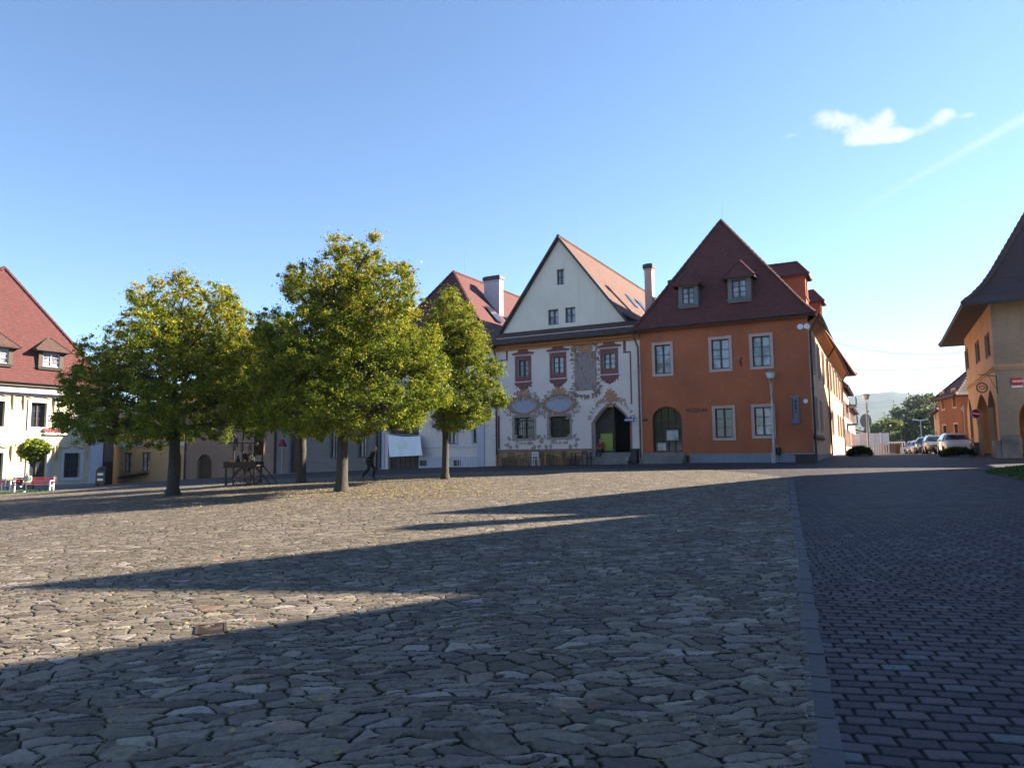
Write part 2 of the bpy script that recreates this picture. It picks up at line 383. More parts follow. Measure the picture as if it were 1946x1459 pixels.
def setts(disp=False):
    """rows of grey granite setts laid between the kerb and the houses"""
    m, t, p = newmat('granite_setts_relief' if disp else 'granite_setts'); w = wpos(t)
    wob = noise(t, w, 1.1, 3, .5, 'Color')
    a = mixc(t, .0, w, w)
    sub = t.nodes.new('ShaderNodeVectorMath'); sub.operation = 'SUBTRACT'; t.links.new(wob, sub.inputs[0]); sub.inputs[1].default_value = (.5, .5, .5)
    sc = t.nodes.new('ShaderNodeVectorMath'); sc.operation = 'MULTIPLY'; t.links.new(sub.outputs[0], sc.inputs[0]); sc.inputs[1].default_value = (.12, .12, 0)
    ad = t.nodes.new('ShaderNodeVectorMath'); t.links.new(w, ad.inputs[0]); t.links.new(sc.outputs[0], ad.inputs[1])
    v = vmap(t, ad.outputs[0], (1, 1, 0), (0, 0, R_(15)))
    b = t.nodes.new('ShaderNodeTexBrick'); t.links.new(v, b.inputs['Vector']); b.offset = .37; b.offset_frequency = 2
    for k, x in (('Scale', 1), ('Brick Width', .205), ('Row Height', .135), ('Mortar Size', .020 if disp else .0135), ('Mortar Smooth', .9 if disp else .45), ('Bias', 0)): b.inputs[k].default_value = x
    b.inputs['Color1'].default_value = (0, 0, 0, 1); b.inputs['Color2'].default_value = (1, 1, 1, 1); b.inputs['Mortar'].default_value = (.5, .5, .5, 1)
    rc = ramp(t, b.outputs['Color'], [(0.0, (.044, .034, .042)), (.5, (.068, .053, .062)), (.9, (.094, .076, .085)), (.965, (.070, .082, .088)), (1.0, (.12, .14, .145))])
    c = mixc(t, .7, rc, ramp(t, noise(t, w, 26, 5, .7), [(.25, .25), (.75, .75)]), 'SOFT_LIGHT')
    c = mixc(t, ramp(t, noise(t, w, .35, 5, .6), [(.45, 0.0), (.7, .55)]), c, (.068, .060, .060))
    c = mixc(t, ramp(t, b.outputs['Fac'], [(.25, 0.0), (.8, 1.0)]) if disp else b.outputs['Fac'], c, (.009, .009, .010))
    t.links.new(c, p.inputs['Base Color']); p.inputs['Roughness'].default_value = .75; p.inputs['Specular IOR Level'].default_value = .18
    h = mth(t, 'ADD', mth(t, 'MULTIPLY', mth(t, 'SUBTRACT', 1.0, b.outputs['Fac']), 1.0), mth(t, 'ADD', mth(t, 'MULTIPLY', noise(t, w, 11, 4, .6), .5), mth(t, 'MULTIPLY', b.outputs['Color'], .25)))
    if disp: displace(m, t, p, h, .016, 1.1, w, noise(t, w, 60, 4, .6))
    else: t.links.new(bump(t, h, 1.0, .030), p.inputs['Normal'])
    return m
def slabs():
    m, t, p = newmat('kerb_slab_stone'); w = wpos(t)
    at_ = t.nodes.new('ShaderNodeAttribute'); at_.attribute_name = 'tone'
    c = mixc(t, at_.outputs['Fac'], (.030, .028, .034), (.050, .047, .056))
    c = mixc(t, .6, c, ramp(t, noise(t, w, 20, 5, .7), [(.25, .25), (.75, .75)]), 'SOFT_LIGHT')
    t.links.new(c, p.inputs['Base Color']); p.inputs['Roughness'].default_value = .7
    t.links.new(bump(t, noise(t, w, 12, 5), .5, .012), p.inputs['Normal'])
    return m
def leafm():
    m = bpy.data.materials.new('tree_leaf'); m.use_nodes = True; t = m.node_tree; t.nodes.clear()
    out = t.nodes.new('ShaderNodeOutputMaterial'); a = t.nodes.new('ShaderNodeAttribute'); a.attribute_name = 'leafcol'
    p = t.nodes.new('ShaderNodeBsdfPrincipled'); p.inputs['Roughness'].default_value = .48; p.inputs['Specular IOR Level'].default_value = .18
    tr = t.nodes.new('ShaderNodeBsdfTranslucent'); mx = t.nodes.new('ShaderNodeMixShader'); mx.inputs[0].default_value = .38
    t.links.new(a.outputs['Color'], p.inputs['Base Color'])
    t.links.new(mixc(t, .4, a.outputs['Color'], (.22, .24, .02)), tr.inputs['Color'])
    t.links.new(p.outputs[0], mx.inputs[1]); t.links.new(tr.outputs[0], mx.inputs[2]); t.links.new(mx.outputs[0], out.inputs[0])
    return m
def barkm(name='tree_bark', col=(.050, .043, .034)):
    m, t, p = newmat(name); w = wpos(t)
    n = noise(t, vmap(t, w, (9, 9, 2)), 2.0, 6, .7)
    c = mixc(t, ramp(t, n, [(.3, 0.0), (.7, 1.0)]), tuple(x*.5 for x in col), tuple(x*1.5 for x in col))
    t.links.new(c, p.inputs['Base Color']); p.inputs['Roughness'].default_value = .9; t.links.new(bump(t, n, .9, .03), p.inputs['Normal'])
    return m
M = dict(
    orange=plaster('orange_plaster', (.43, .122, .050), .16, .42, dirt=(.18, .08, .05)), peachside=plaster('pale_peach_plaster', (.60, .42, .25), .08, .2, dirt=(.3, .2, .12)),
    white=plaster('white_lime_plaster', (.74, .62, .56), .05, .18, dirt=(.32, .30, .28)),
    gable=plaster('pale_gable_plaster', (.76, .66, .55), .05, .25, dirt=(.36, .35, .33)),
    cream=plaster('cream_plaster', (.50, .445, .31), .05, .15, dirt=(.4, .33, .24)),
    yellow=plaster('ochre_plaster', (.50, .33, .17), .08, .35, dirt=(.25, .17, .1)),
    tan=plaster('tan_plaster', (.24, .17, .13), .10, .4, dirt=(.15, .12, .1)),
    grey=plaster('grey_plaster', (.17, .165, .155), .08, .4, dirt=(.12, .11, .1)),
    arcadefront=plaster('shaded_peach_plaster', (.31, .235, .18), .10, .4, dirt=(.16, .13, .1)), arcade=plaster('peach_plaster', (.48, .31, .19), .10, .35, dirt=(.28, .2, .14)),  # arcadefront: greyer copy of the peach, the front wall's shade put into the colour
    orangefar=plaster('burnt_orange_plaster', (.22, .095, .058), .1, .3),
    pink=plaster('pale_pink_plaster', (.62, .45, .36), .08, .2),
    plinth=plaster('grey_plinth_render', (.22, .23, .28), .08, .5, dirt=(.16, .15, .15)),
    stone=plaster('rough_base_stone', (.22, .20, .19), .25, .7, dirt=(.12, .11, .1), bmp=.7, ns=2),
    trim=plaster('pale_window_surround', (.56, .40, .35), .06, .15),
    whitetrim=plaster('white_stucco_trim', (.50, .49, .54), .04, .1),
    garland=plain('ochre_stucco', (.42, .32, .20), .9),
    tile=tiles('brown_red_roof_tiles', (.160, .032, .026), (.108, .024, .021), (.06, .032, .026), .28),
    tilered=tiles('red_roof_tiles', (.105, .016, .015), (.080, .013, .013), (.09, .03, .026), .35),
    tileorange=tiles('orange_roof_tiles', (.135, .042, .018), (.095, .030, .015), (.16, .08, .05), .35),
    tilepink=tiles('rose_roof_tiles', (.125, .026, .024), (.098, .021, .020), (.10, .04, .036), .3),
    tiledark=tiles('dark_old_roof_tiles', (.095, .042, .034), (.070, .034, .030), (.035, .028, .026), .5),
    wood=woodm('weathered_wood', (.16, .09, .05)), woodlt=woodm('varnished_pine', (.42, .22, .09)),
    darkwood=woodm('dark_brown_wood', (.050, .032, .022)), frame=woodm('brown_window_wood', (.055, .033, .028), .5),
    fascia=plain('dark_gutter_metal', (.045, .032, .028), .5, .3), soffit=plain('orange_painted_soffit', (.42, .16, .05), .8),
    pane=glassm('window_glass_dark', (.028, .033, .042)), panecur=glassm('window_glass_with_curtain', (.05, .055, .07), .1, (.42, .43, .48)),
    panelit=glassm('window_glass_pale_blind', (.25, .24, .25), .12, (.62, .60, .60)),
    metal=plain('galvanised_metal', (.42, .43, .44), .45, .6), whitemetal=plain('white_painted_metal', (.72, .72, .74), .5), iron=plain('black_wrought_iron', (.022, .022, .022), .5),
    lampglass=plain('milky_lamp_glass', (.75, .78, .72), .25, 0, .04), dark=plain('dark_interior', (.016, .015, .014), .9),
    red=plain('red_paint', (.55, .02, .025), .45), whitep=plain('white_paint', (.8, .8, .8), .45, 0, .04), blackp=plain('black_paint', (.02, .02, .02), .5),
    rubber=plain('tyre_rubber', (.02, .02, .02), .8), skin=plain('skin', (.50, .28, .20), .55, 0, .06), grass=plain('short_grass', (.045, .085, .018), .9, 0, .4, scale=9),
    leaf=leafm(), bark=barkm(), flags=flagstones(), setts=setts(), flags_near=flagstones(True), setts_near=setts(True), slab=slabs(),
)
# ---------------------------------------------------------------- ground
def grid_mesh(name, xs, ys, m, zf):
    mb = MB(); nx = len(xs)
    V = [(x, y, zf(x, y)) for y in ys for x in xs]
    mb.v = V
    for j in range(len(ys)-1):
        for i in range(nx-1):
            a = j*nx+i; mb.f.append((a, a+1, a+nx+1, a+nx))
    return mb.build(name, m, smooth=True, loc=(0, 0, 0))
far = [80, 120, 200, 400, 900, 2000, 4200]
RD_ = struct(grid_mesh('paved_road', [-x for x in far[::-1]]+list(range(-60, 61))+far, [-x for x in far[::-1]]+list(range(-20, 112))+[130, 160, 220, 400, 900, 2000, 4200], M['setts'], g))
KA, KB = Vector((1.68-.15, 3.9, 0)), Vector((9.8, 25.5, 0))     # kerb strip, near and far ends on its left edge
kd = (KB-KA).normalized(); kn = Vector((kd.y, -kd.x, 0))
KN = KA - kd*((KA.y+12)/kd.y); KF = gnd(1492, 908); KF = KA + kd*((KF.y-KA.y)/kd.y)
edge_px = [(-120, 941), (0, 934), (150, 930), (328, 924), (430, 917), (520, 911), (620, 907), (700, 904), (780, 901), (850, 898), (950, 895), (1050, 893), (1150, 891.5), (1250, 891), (1350, 893), (1430, 899)]
FE = [gnd(*q) for q in edge_px] + [KF]
cum = [0]
for a, b in zip(FE, FE[1:]): cum.append(cum[-1]+(b-a).length)
def fe(s):
    s *= cum[-1]
    for k in range(len(FE)-1):
        if s <= cum[k+1] or k == len(FE)-2:
            t = (s-cum[k])/(cum[k+1]-cum[k]); return FE[k].lerp(FE[k+1], min(1, max(0, t)))
mb = MB(); ns, ntt = 90, 70
for j in range(ntt+1):
    for i in range(ns+1):
        s = i/ns; a = Vector((-62+(KN.x+62)*s, -12, 0)); b = fe(s); p = a.lerp(b, j/ntt)
        mb.v.append((p.x, p.y, g(p.x, p.y)+.010))
for j in range(ntt):
    for i in range(ns):
        a = j*(ns+1)+i; mb.f.append((a, a+1, a+ns+2, a+ns+1))
SQ = struct(mb.build('cobbled_square', M['flags'], smooth=True, loc=(0, 0, 0)))
def near_patch(mb, x_left, x_right, cols, z, k_=.00062):
    ys = []; y = 2.2
    while y < 16: ys.append(y); y += max(.005, y*y*k_)
    ys.append(16.0); i0 = len(mb.v)
    for y in ys:
        a, b = x_left(y), x_right(y)
        for k in range(cols+1): x = a+(b-a)*k/cols; mb.v.append((x, y, g(x, y)+z))
    for j in range(len(ys)-1):
        for k in range(cols): a = i0+j*(cols+1)+k; mb.f.append((a, a+1, a+cols+2, a+cols+1))
kx = lambda y: KN.x+(KF.x-KN.x)*(y-KN.y)/(KF.y-KN.y)
def add_near(ob, x_left, x_right, cols, z, mat, k_=.00062):
    mb = MB(); near_patch(mb, x_left, x_right, cols, z, k_); me = ob.data; n0 = len(me.polygons)
    V0 = np.empty(len(me.vertices)*3); me.vertices.foreach_get('co', V0); V = np.vstack([V0.reshape(-1, 3), np.array(mb.v)])
    nv0 = len(me.vertices); L0 = np.empty(len(me.loops), dtype=np.int32); me.loops.foreach_get('vertex_index', L0)
    Fn = np.array(mb.f, dtype=np.int32)+nv0; keep = L0.reshape(-1, 4)
    cx_ = V[keep].mean(axis=1); ins = (cx_[:, 1] > 3.2) & (cx_[:, 1] < 15) & (cx_[:, 0] > np.vectorize(x_left)(cx_[:, 1])+.6) & (cx_[:, 0] < np.vectorize(x_right)(cx_[:, 1])-.6)
    A_ = keep[~ins]; allf = np.vstack([A_, Fn]); m2 = bpy.data.meshes.new(me.name); m2.vertices.add(len(V))
    # what lies under the relief is sunk so that it cannot show through
    old = V[:nv0]; u = (old[:, 1] > 2.3) & (old[:, 1] < 15.9) & (old[:, 0] > np.vectorize(x_left)(old[:, 1])+.02) & (old[:, 0] < np.vectorize(x_right)(old[:, 1])-.02); V[:nv0][u, 2] -= .12
    m2.vertices.foreach_set('co', V.ravel()); m2.loops.add(len(allf)*4); m2.loops.foreach_set('vertex_index', allf.ravel()); m2.polygons.add(len(allf)); m2.polygons.foreach_set('loop_start', np.arange(0, 4*len(allf), 4, dtype=np.int32))
    m2.update(calc_edges=True); m2.materials.append(me.materials[0]); m2.materials.append(mat); mi = np.zeros(len(allf), dtype=np.int32); mi[len(A_):] = 1
    m2.polygons.foreach_set('material_index', mi); m2.polygons.foreach_set('use_smooth', np.ones(len(allf), dtype=bool)); ob.data = m2
_v = np.empty(len(RD_.data.vertices)*3); RD_.data.vertices.foreach_get('co', _v); _v = _v.reshape(-1, 3)
_m = (_v[:, 0] < kx(_v[:, 1])-.25) & (_v[:, 1] < 18) & (_v[:, 0] > -55) & (_v[:, 1] > -10); _v[_m, 2] -= .25; RD_.data.vertices.foreach_set('co', _v.ravel())
add_near(SQ, lambda y: -.78*y-.6, lambda y: kx(y)+.06, 900, .012, M['flags_near'])
add_near(RD_, lambda y: kx(y)+.165, lambda y: .80*y+.5, 620, .004, M['setts_near'], .0004)
# kerb strip: single slabs, each with a tone of its own
mb = MB(); s = 0; tot = (KF-KN).length; rk = random.Random(4); tones = []
while s < tot:
    l = rk.uniform(.26, .48); w = .172+rk.uniform(-.010, .008); o = KN + kd*s; q = rk.uniform(-.006, .006)
    pts = []
    for (a, b, z) in ((.009, .010+rk.uniform(0, .010), 0), (l-.009, .010+rk.uniform(0, .010), 0), (l-.009, w+rk.uniform(-.006, .006), 0), (.009, w, 0)):
        p = o + kd*a + kn*b; pts.append((p.x, p.y, g(p.x, p.y)+.012+q*.7))
    base = [(x, y, z-.03) for x, y, z in pts]
    mb.face(pts, raw=True)
    for k in range(4): mb.face([base[k], base[(k+1) % 4], pts[(k+1) % 4], pts[k]], raw=True)
    tones += [rk.random()]*5; s += l
ks = struct(mb.build('kerb_strip', M['slab'], loc=(0, 0, 0)))
at_ = ks.data.attributes.new('tone', 'FLOAT', 'FACE'); at_.data.foreach_set('value', tones)
# hills beyond the town
def hash2(x, y): return math.modf(math.sin(x*127.1+y*311.7)*43758.5453)[0] % 1.0
def vnoise(x, y):
    xi, yi = math.floor(x), math.floor(y); fx, fy = x-xi, y-yi; fx = fx*fx*(3-2*fx); fy = fy*fy*(3-2*fy)
    a, b, c, d = hash2(xi, yi), hash2(xi+1, yi), hash2(xi, yi+1), hash2(xi+1, yi+1)
    return (a*(1-fx)+b*fx)*(1-fy)+(c*(1-fx)+d*fx)*fy
mb = MB(); na, nr = 420, 36
for j in range(nr+1):
    rr = 900+j*60
    for i in range(na+1):
        az = -45+i*.26; x, y = rr*math.sin(R_(az)), rr*math.cos(R_(az))
        t = max(0, min(1, (rr-950)/1500)); prof = t*t*(3-2*t)
        h = 150*(.80+.22*vnoise(az*.22+7, 1)+.10*vnoise(az*.7, 3)+.035*vnoise(az*2.3, 9)+.012*vnoise(az*7, rr*.02)) if True else 0
        z = prof*h + (prof*5)*vnoise(x*.05, y*.05) + prof*9*vnoise(x*.012, y*.012)
        mb.v.append((x, y, z-2))
for j in range(nr):
    for i in range(na):
        a = j*(na+1)+i; mb.f.append((a, a+1, a+na+2, a+na+1))
m, t, p = newmat('wooded_hillside'); w = wpos(t)
n1 = noise(t, w, .0075, 5, .6); n2 = noise(t, w, .05, 6, .7)
c = mixc(t, ramp(t, n1, [(.44, 0.0), (.53, 1.0)]), (.012, .022, .012), (.040, .050, .026))
c = mixc(t, .8, c, ramp(t, n2, [(.3, .2), (.7, .8)]), 'SOFT_LIGHT')
t.links.new(c, p.inputs['Base Color']); p.inputs['Roughness'].default_value = 1; t.links.new(bump(t, n2, 1, 9), p.inputs['Normal'])
struct(mb.build('hills', m, smooth=True, loc=(0, 0, 0)))

# ---------------------------------------------------------------- building helpers
def ringpts(u0, u1, d0, d1, hE, A, B, t, s):
    out = []
    for (u, d), r in (((u0, d0), A), ((u1, d0), A), ((u1, d1), B), ((u0, d1), B)):
        out.append((u+(r[0]-u)*t, d+(r[1]-d)*t, hE+(r[2]-hE)*s))
    return out
def roof(fac, parent, m, u0, u1, d0, d1, hE, A, B, prof=None, front=True, back=True, th=.14, caps=True, capm=None, name='roof'):
    """hipped (or gabled) roof from the eaves rectangle up to the ridge A-B; prof = bell-cast profile"""
    prof = prof or [(0, 0), (.14, .105), (.3, .27), (1, 1)]
    mb = MB(fac); rings = [ringpts(u0, u1, d0, d1, hE, A, B, t, s) for t, s in prof]
    for a, b in zip(rings, rings[1:]):
        for k in range(4):
            if (k == 0 and not front) or (k == 2 and not back): continue
            k2 = (k+1) % 4; q = [a[k], a[k2], b[k2], b[k]]
            if b is rings[-1] and k in (0, 2): q = [a[k], a[k2], b[k]]
            mb.face(q)
            mb.face([(x, y, z-th) for x, y, z in q[::-1]])
            if (k == 1 and not front) or (k == 3 and not front):
                pass
    e = rings[0]
    for k in range(4):
        if k == 0 and not front or k == 2 and not back: continue
        k2 = (k+1) % 4; mb.face([(*e[k][:2], e[k][2]-th), (*e[k2][:2], e[k2][2]-th), e[k2], e[k]])
    for idx, on in (((0, 1), front), ((2, 3), back)):
        if on: continue
        for k in idx:                      # close the verge edge of an open gable
            for a, b in zip(rings, rings[1:]): mb.face([a[k], b[k], (*b[k][:2], b[k][2]-th), (*a[k][:2], a[k][2]-th)])
    o = mb.build(name, m, parent)
    if caps:
        lines = []
        for k in (0, 1, 3, 2): lines.append([r[k] for r in rings])
        lines.append([A, B])
        cb = MB(fac)
        for ln in (lines if front else lines[2:]):
            for a, b in zip(ln, ln[1:]):
                a, b = Vector(a), Vector(b); n = max(1, int((b-a).length/.38)); dv = (b-a)/n
                for i in range(n):
                    p, q = a+dv*i, a+dv*(i+1.12); cb.tube([tuple(p+Vector((0, 0, .02))), tuple(q+Vector((0, 0, .02)))], [.13, .095], 6)
        cb.build('ridge_tiles', capm or m, o)
    return o
def wall(fac, mb, outer, holes=(), d=0.0, reveal=.22):
    mb.flat(outer, holes, d, fac)
    for h in holes: mb.band(h, d, d-reveal, fac)
def window(fac, parent, r, style='cross', inset=.12, sur=None, surw=.16, surd=.035, pane='pane', frame='frame', bars=(2, 2), sill=False, surround_name='window_surround'):
    """wooden casement in the opening r = (u0, u1, h0, h1) with glass behind and optional plaster surround"""
    u0, u1, h0, h1 = r; mb = MB(fac); fw = .055; d0, d1 = -inset-.05, -inset
    mb.box(u0, u0+fw, d0, d1, h0, h1); mb.box(u1-fw, u1, d0, d1, h0, h1); mb.box(u0+fw, u1-fw, d0, d1, h0, h0+fw*1.3); mb.box(u0+fw, u1-fw, d0, d1, h1-fw, h1)
    nu, nh = bars; iu0, iu1, ih0, ih1 = u0+fw, u1-fw, h0+fw*1.3, h1-fw
    for k in range(1, nu):
        c = iu0+(iu1-iu0)*k/nu; w = .045 if k*2 == nu else .014
        mb.box(c-w, c+w, d0+.003, d1+.012, ih0, ih1)
    for k in range(1, nh+1):
        c = ih0+(ih1-ih0)*k/(nh+1); mb.box(iu0, iu1, d0+.006, d1-.006, c-.014, c+.014)
    w = mb.build('window', M[frame], parent)
    gl = MB(fac); gl.flat(rect(u0+.01, u1-.01, h0+.01, h1-.01), (), -inset-.065); gl.build('pane', M[pane], w)
    if sur:
        sb = MB(fac); a, b = .0, surd
        sb.box(u0-surw, u0, a, b, h0-surw, h1+surw); sb.box(u1, u1+surw, a, b, h0-surw, h1+surw)
        sb.box(u0, u1, a, b, h1, h1+surw); sb.box(u0, u1, a, b, h0-surw, h0)
        e = .03
        sb.box(u0-surw-.004, u1+surw+.004, b, b+e, h1+surw-.05, h1+surw+.004); sb.box(u0-surw-.004, u0-surw+.04, b, b+e, h0-surw, h1+surw-.05); sb.box(u1+surw-.04, u1+surw+.004, b, b+e, h0-surw, h1+surw-.05)
        if sill: sb.box(u0-surw-.03, u1+surw+.03, b, b+.07, h0-surw-.03, h0-surw+.03)
        sb.build(surround_name, M[sur], w)
    return w
def pipe(fac, parent, pts, r=.055, m='fascia', name='downpipe'):
    mb = MB(fac); mb.tube(pts, r, 8)
    (u, d, h) = pts[0]
    for k in range(1, 4):
        hh = pts[-1][2]+(pts[0][2]-pts[-1][2])*k/4; uu = pts[-1][0]+(pts[0][0]-pts[-1][0])*0
        mb.box(pts[-1][0]-r*1.3, pts[-1][0]+r*1.3, pts[-1][1]-r*1.5, pts[-1][1]+r*1.3, hh-.02, hh+.02)
    return mb.build(name, M[m], parent, smooth=False)
def gutter(fac, parent, u0, u1, d, h, r=.075, name='gutter'):
    mb = MB(fac); n = 8
    for k in range(n):
        a, b = math.pi*k/n, math.pi*(k+1)/n
        mb.face([(u0, d+r*math.cos(a), h-r*math.sin(a)), (u1, d+r*math.cos(a), h-r*math.sin(a)), (u1, d+r*math.cos(b), h-r*math.sin(b)), (u0, d+r*math.cos(b), h-r*math.sin(b))])
    mb.box(u0, u1, d+r-.008, d+r+.012, h-.012, h+.012)
    return mb.build(name, M['fascia'], parent)
def chimney(fac, parent, u0, u1, d0, d1, h0, h1, m='grey', capm='blackp'):
    mb = MB(fac); mb.box(u0, u1, d0, d1, h0, h1-.3); mb.box(u0-.05, u1+.05, d0-.05, d1+.05, h1-.42, h1-.34)
    c = mb.build('chimney', M[m], parent)
    k = MB(fac); k.box(u0-.09, u1+.09, d0-.09, d1+.09, h1-.3, h1-.02)
    k.box(u0+.03, u1-.03, d0+.03, d1-.03, h1-.02, h1+.05)
    k.build('chimney_cap', M[capm], c); return c
def dormer(fr, parent, w, h, front_h, roof_h, depth, wallm, roofm, winw, winh, sill=.35, over=.28, pane='panecur', frame='frame'):
    """gabled dormer: fr origin at the middle foot of its front, a = across, b = outward"""
    mb = MB(fr); hw = w/2
    wr = (-winw/2, winw/2, sill, sill+winh)
    wall(fr, mb, [(-hw, 0), (hw, 0), (hw, front_h), (-hw, front_h)], [rect(*wr)], 0, .12)
    for s in (-hw, hw): mb.face([(s, 0, 0), (s, -depth, front_h), (s, 0, front_h)]); mb.face([(s, 0, 0), (s, -depth, front_h), (s, -depth, 0)])
    mb.box(-hw-.06, hw+.06, 0, .07, sill-.09, sill-.03)
    d = mb.build('dormer', wallm, parent)
    window(fr, d, wr, inset=.07, pane=pane, frame=frame)
    rb = MB(fr); e = hw+over; f = over*.9; hr = front_h+roof_h; th = .09
    A = (0, f-roof_h*.75, hr); L_, R2 = (-e, f, front_h-.05), (e, f, front_h-.05); BL, BR, B = (-e, -depth*1.1, front_h-.05), (e, -depth*1.1, front_h-.05), (0, -depth*1.1-roof_h*.9, hr)
    for q in ([L_, R2, A], [R2, BR, B, A], [BL, L_, A, B]):
        rb.face(q); rb.face([(x, y, z-th) for x, y, z in q[::-1]])
    for a, b in ((L_, R2), (R2, BR), (BL, L_)): rb.face([a, b, (*b[:2], b[2]-th), (*a[:2], a[2]-th)])
    ro = rb.build('dormer_roof', roofm, d)
    cb = MB(fr)
    for a, b in ((L_, A), (R2, A), (A, B)):
        a, b = Vector(a), Vector(b); n = max(1, int((b-a).length/.35)); dv = (b-a)/n
        for i in range(n): cb.tube([tuple(a+dv*i), tuple(a+dv*(i+1.1))], [.075, .055], 6)
    cb.build('ridge_tiles', roofm, d)
    return d
def rod(fac, parent, u, d, h, l=1.5):
    mb = MB(fac); mb.tube([(u, d, h), (u, d, h+l)], [.009, .005], 5); return mb.build('lightning_rod', M['iron'], parent)
def text(s, fac, u, h, size, m, parent, d=.02, ext=.012, name='lettering', xs=1.0):
    c = bpy.data.curves.new(name, 'FONT'); c.body = s; c.size = size; c.extrude = ext; c.align_x = 'CENTER'; c.align_y = 'CENTER'
    c_o = bpy.data.objects.new('tmp', c); SC.collection.objects.link(c_o); bpy.context.view_layer.update(); me = bpy.data.meshes.new_from_object(c_o.evaluated_get(bpy.context.evaluated_depsgraph_get())); bpy.data.objects.remove(c_o)
    me.materials.clear(); me.materials.append(m); o = bpy.data.objects.new(name, me); SC.collection.objects.link(o)
    p = fac(u, d, h); org = Vector(PLOC[parent.name]); o.parent = parent
    a, b, k = fac.a, fac.b, Vector((0, 0, 1)); q = p-org
    o.matrix_local = Matrix(((a.x*xs, k.x, b.x, q.x), (a.y*xs, k.y, b.y, q.y), (a.z*xs, k.z, b.z, q.z), (0, 0, 0, 1)))
    PLOC[o.name] = tuple(p); return o
def lowz(*ps): return min(g(p.x, p.y) for p in ps)-.15

# ================================================================ orange museum
PR = at(1548, 879, 39.0); PL = at(1222, 878, 43.7)
MF = Fac(PL, PR); z0 = lowz(PR, PL); Lm = MF.len
hE = MF.uv(1535, 599)[1]; hE = (hE + MF.uv(1212, 627)[1])/2
sd_end = at(1608, 866, 71.0); MS = Fac(PR, sd_end)                 # street side
ms = thing('museum_house', 'orange plastered museum with steep brown tiled hip roof and two front dormers', 'building', (*MF(Lm/2, -8, 0).xy, z0))
mw = MB(MF)
ups = [MF.bb(1244.5, 655, 1274.5, 710), MF.bb(1352.5, 644.5, 1386, 701), MF.bb(1430, 638.5, 1464, 696)]
los = [MF.bb(1359.5, 776, 1392.5, 831.5), MF.bb(1434, 773, 1468, 827.5)]
au0, au1, ah0, ah1 = MF.bb(1240, 772.5, 1296, 858.5)
arc = arch(au0, au1, ah0, MF.uv(1268, 797)[1], ah1, n=16)
plin = MF.uv(1430, 861)[1]
wall(MF, mw, rect(0, Lm, z0, hE), [rect(*r) for r in ups+los]+[arc], 0, .28)
# side wall
Ls = MS.len; hS = MS.uv(1602, 716)[1]; hS = hE
sw = []
for k in range(9):
    u = 2.0+k*3.75; sw.append((u, u+1.05, hE-2.95, hE-1.0))
for k in range(9):
    u = 2.0+k*3.75
    if k not in (2, 5): sw.append((u, u+1.0, z0+2.1, z0+3.8))
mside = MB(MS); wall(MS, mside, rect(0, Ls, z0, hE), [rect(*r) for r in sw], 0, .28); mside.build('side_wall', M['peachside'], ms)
backL = MF(0, -Ls, 0)
mw.face([(0, 0, z0), (0, -Ls, z0), (0, -Ls, hE), (0, 0, hE)], MF); mw.face([MF(0, -Ls, z0), MF(0, -Ls, hE), MS(Ls, 0, hE), MS(Ls, 0, z0)], raw=True)
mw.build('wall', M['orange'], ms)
for r in ups: window(MF, ms, r, sur='trim', pane='panecur')
for r in los: window(MF, ms, r, sur='trim', pane='pane' if r is los[0] else 'panecur')
for k, r in enumerate(sw): window(MS, ms, r, sur='trim', surw=.12, surd=.05, pane='pane')
# plinths
pb = MB(MF); pb.box(au1+.45, Lm+.05, 0, .05, z0, plin); pb.box(-.0, au0-.1, 0, .05, z0, MF.uv(1230, 863)[1])
pb.box(0, Ls, .0, .06, z0, plin-.1, fr=MS)
pb.build('plinth', M['plinth'], ms)
pb = MB(MS); pl2 = MS.uv(1552, 831)[1]; pb.face([(0.05, .10, pl2), (7.6, .10, pl2), (7.6, 0, pl2+.18), (0.05, 0, pl2+.18)]); pb.box(.05, 7.6, .0, .10, pl2-.1, pl2); pb.build('wall_ledge', M['tilered'], ms)
st = MB(MF); s0 = MF.uv(1268, 860)[1]; gz = g(*MF((au0+au1)/2, 0, 0).xy)
for k in range(3): st.box(au0-.55-.02*k, au1+.18+.02*k, .0, .3+.3*k, z0, gz+(s0-gz)*(3-k)/3)
st.build('entrance_steps', M['stone'], ms)
# arched glazed door
db_ = MB(MF); dd = -.22; n = 5
c, r_ = (au0+au1)/2, (au1-au0)/2; hs = MF.uv(1268, 797)[1]
for k in range(-2, 3):
    u = c+k*r_*.46; top = hs+(ah1-hs)*math.sqrt(max(0, 1-((u-c)/r_)**2))-.03; db_.box(u-.03, u+.03, dd-.03, dd+.02, ah0, top)
for h in (ah0+.02, ah0+.75, ah0+1.5, hs-.05): db_.box(au0, au1, dd-.035, dd+.028, h-.04, h+.04)
o = db_.build('door', M['darkwood'], ms); gb = MB(MF); gb.flat(arch(au0, au1, ah0, hs, ah1, n=16), (), dd-.045); gb.build('pane', M['pane'], o)
dp = MB(MF); dp.flat(rect(au0+.25, au0+.75, ah0+.1, ah0+.55), (), dd+.035); dp.flat(rect(c-.1, c+.62, ah0+.7, ah0+1.3), (), dd+.032); dp.build('notice', M['panelit'], o)
text('MÚZEUM', MF, MF.uv(1323.5, 780)[0], MF.uv(1323.5, 780)[1], .30, M['blackp'], ms, name='lettering', xs=1.0)
for (a, b, c_, d_) in ((1221.5, 796, 1231, 800.5),):
    r = MF.bb(a, b, c_, d_); q = MB(MF); q.box(r[0], r[1], 0, .03, r[2], r[3]); q.build('wall_plate', M['darkwood'], ms)
r = MF.bb(1299, 866, 1309.5, 877.5); q = MB(MF); q.box(r[0], r[1], .03, .075, r[2], r[3])
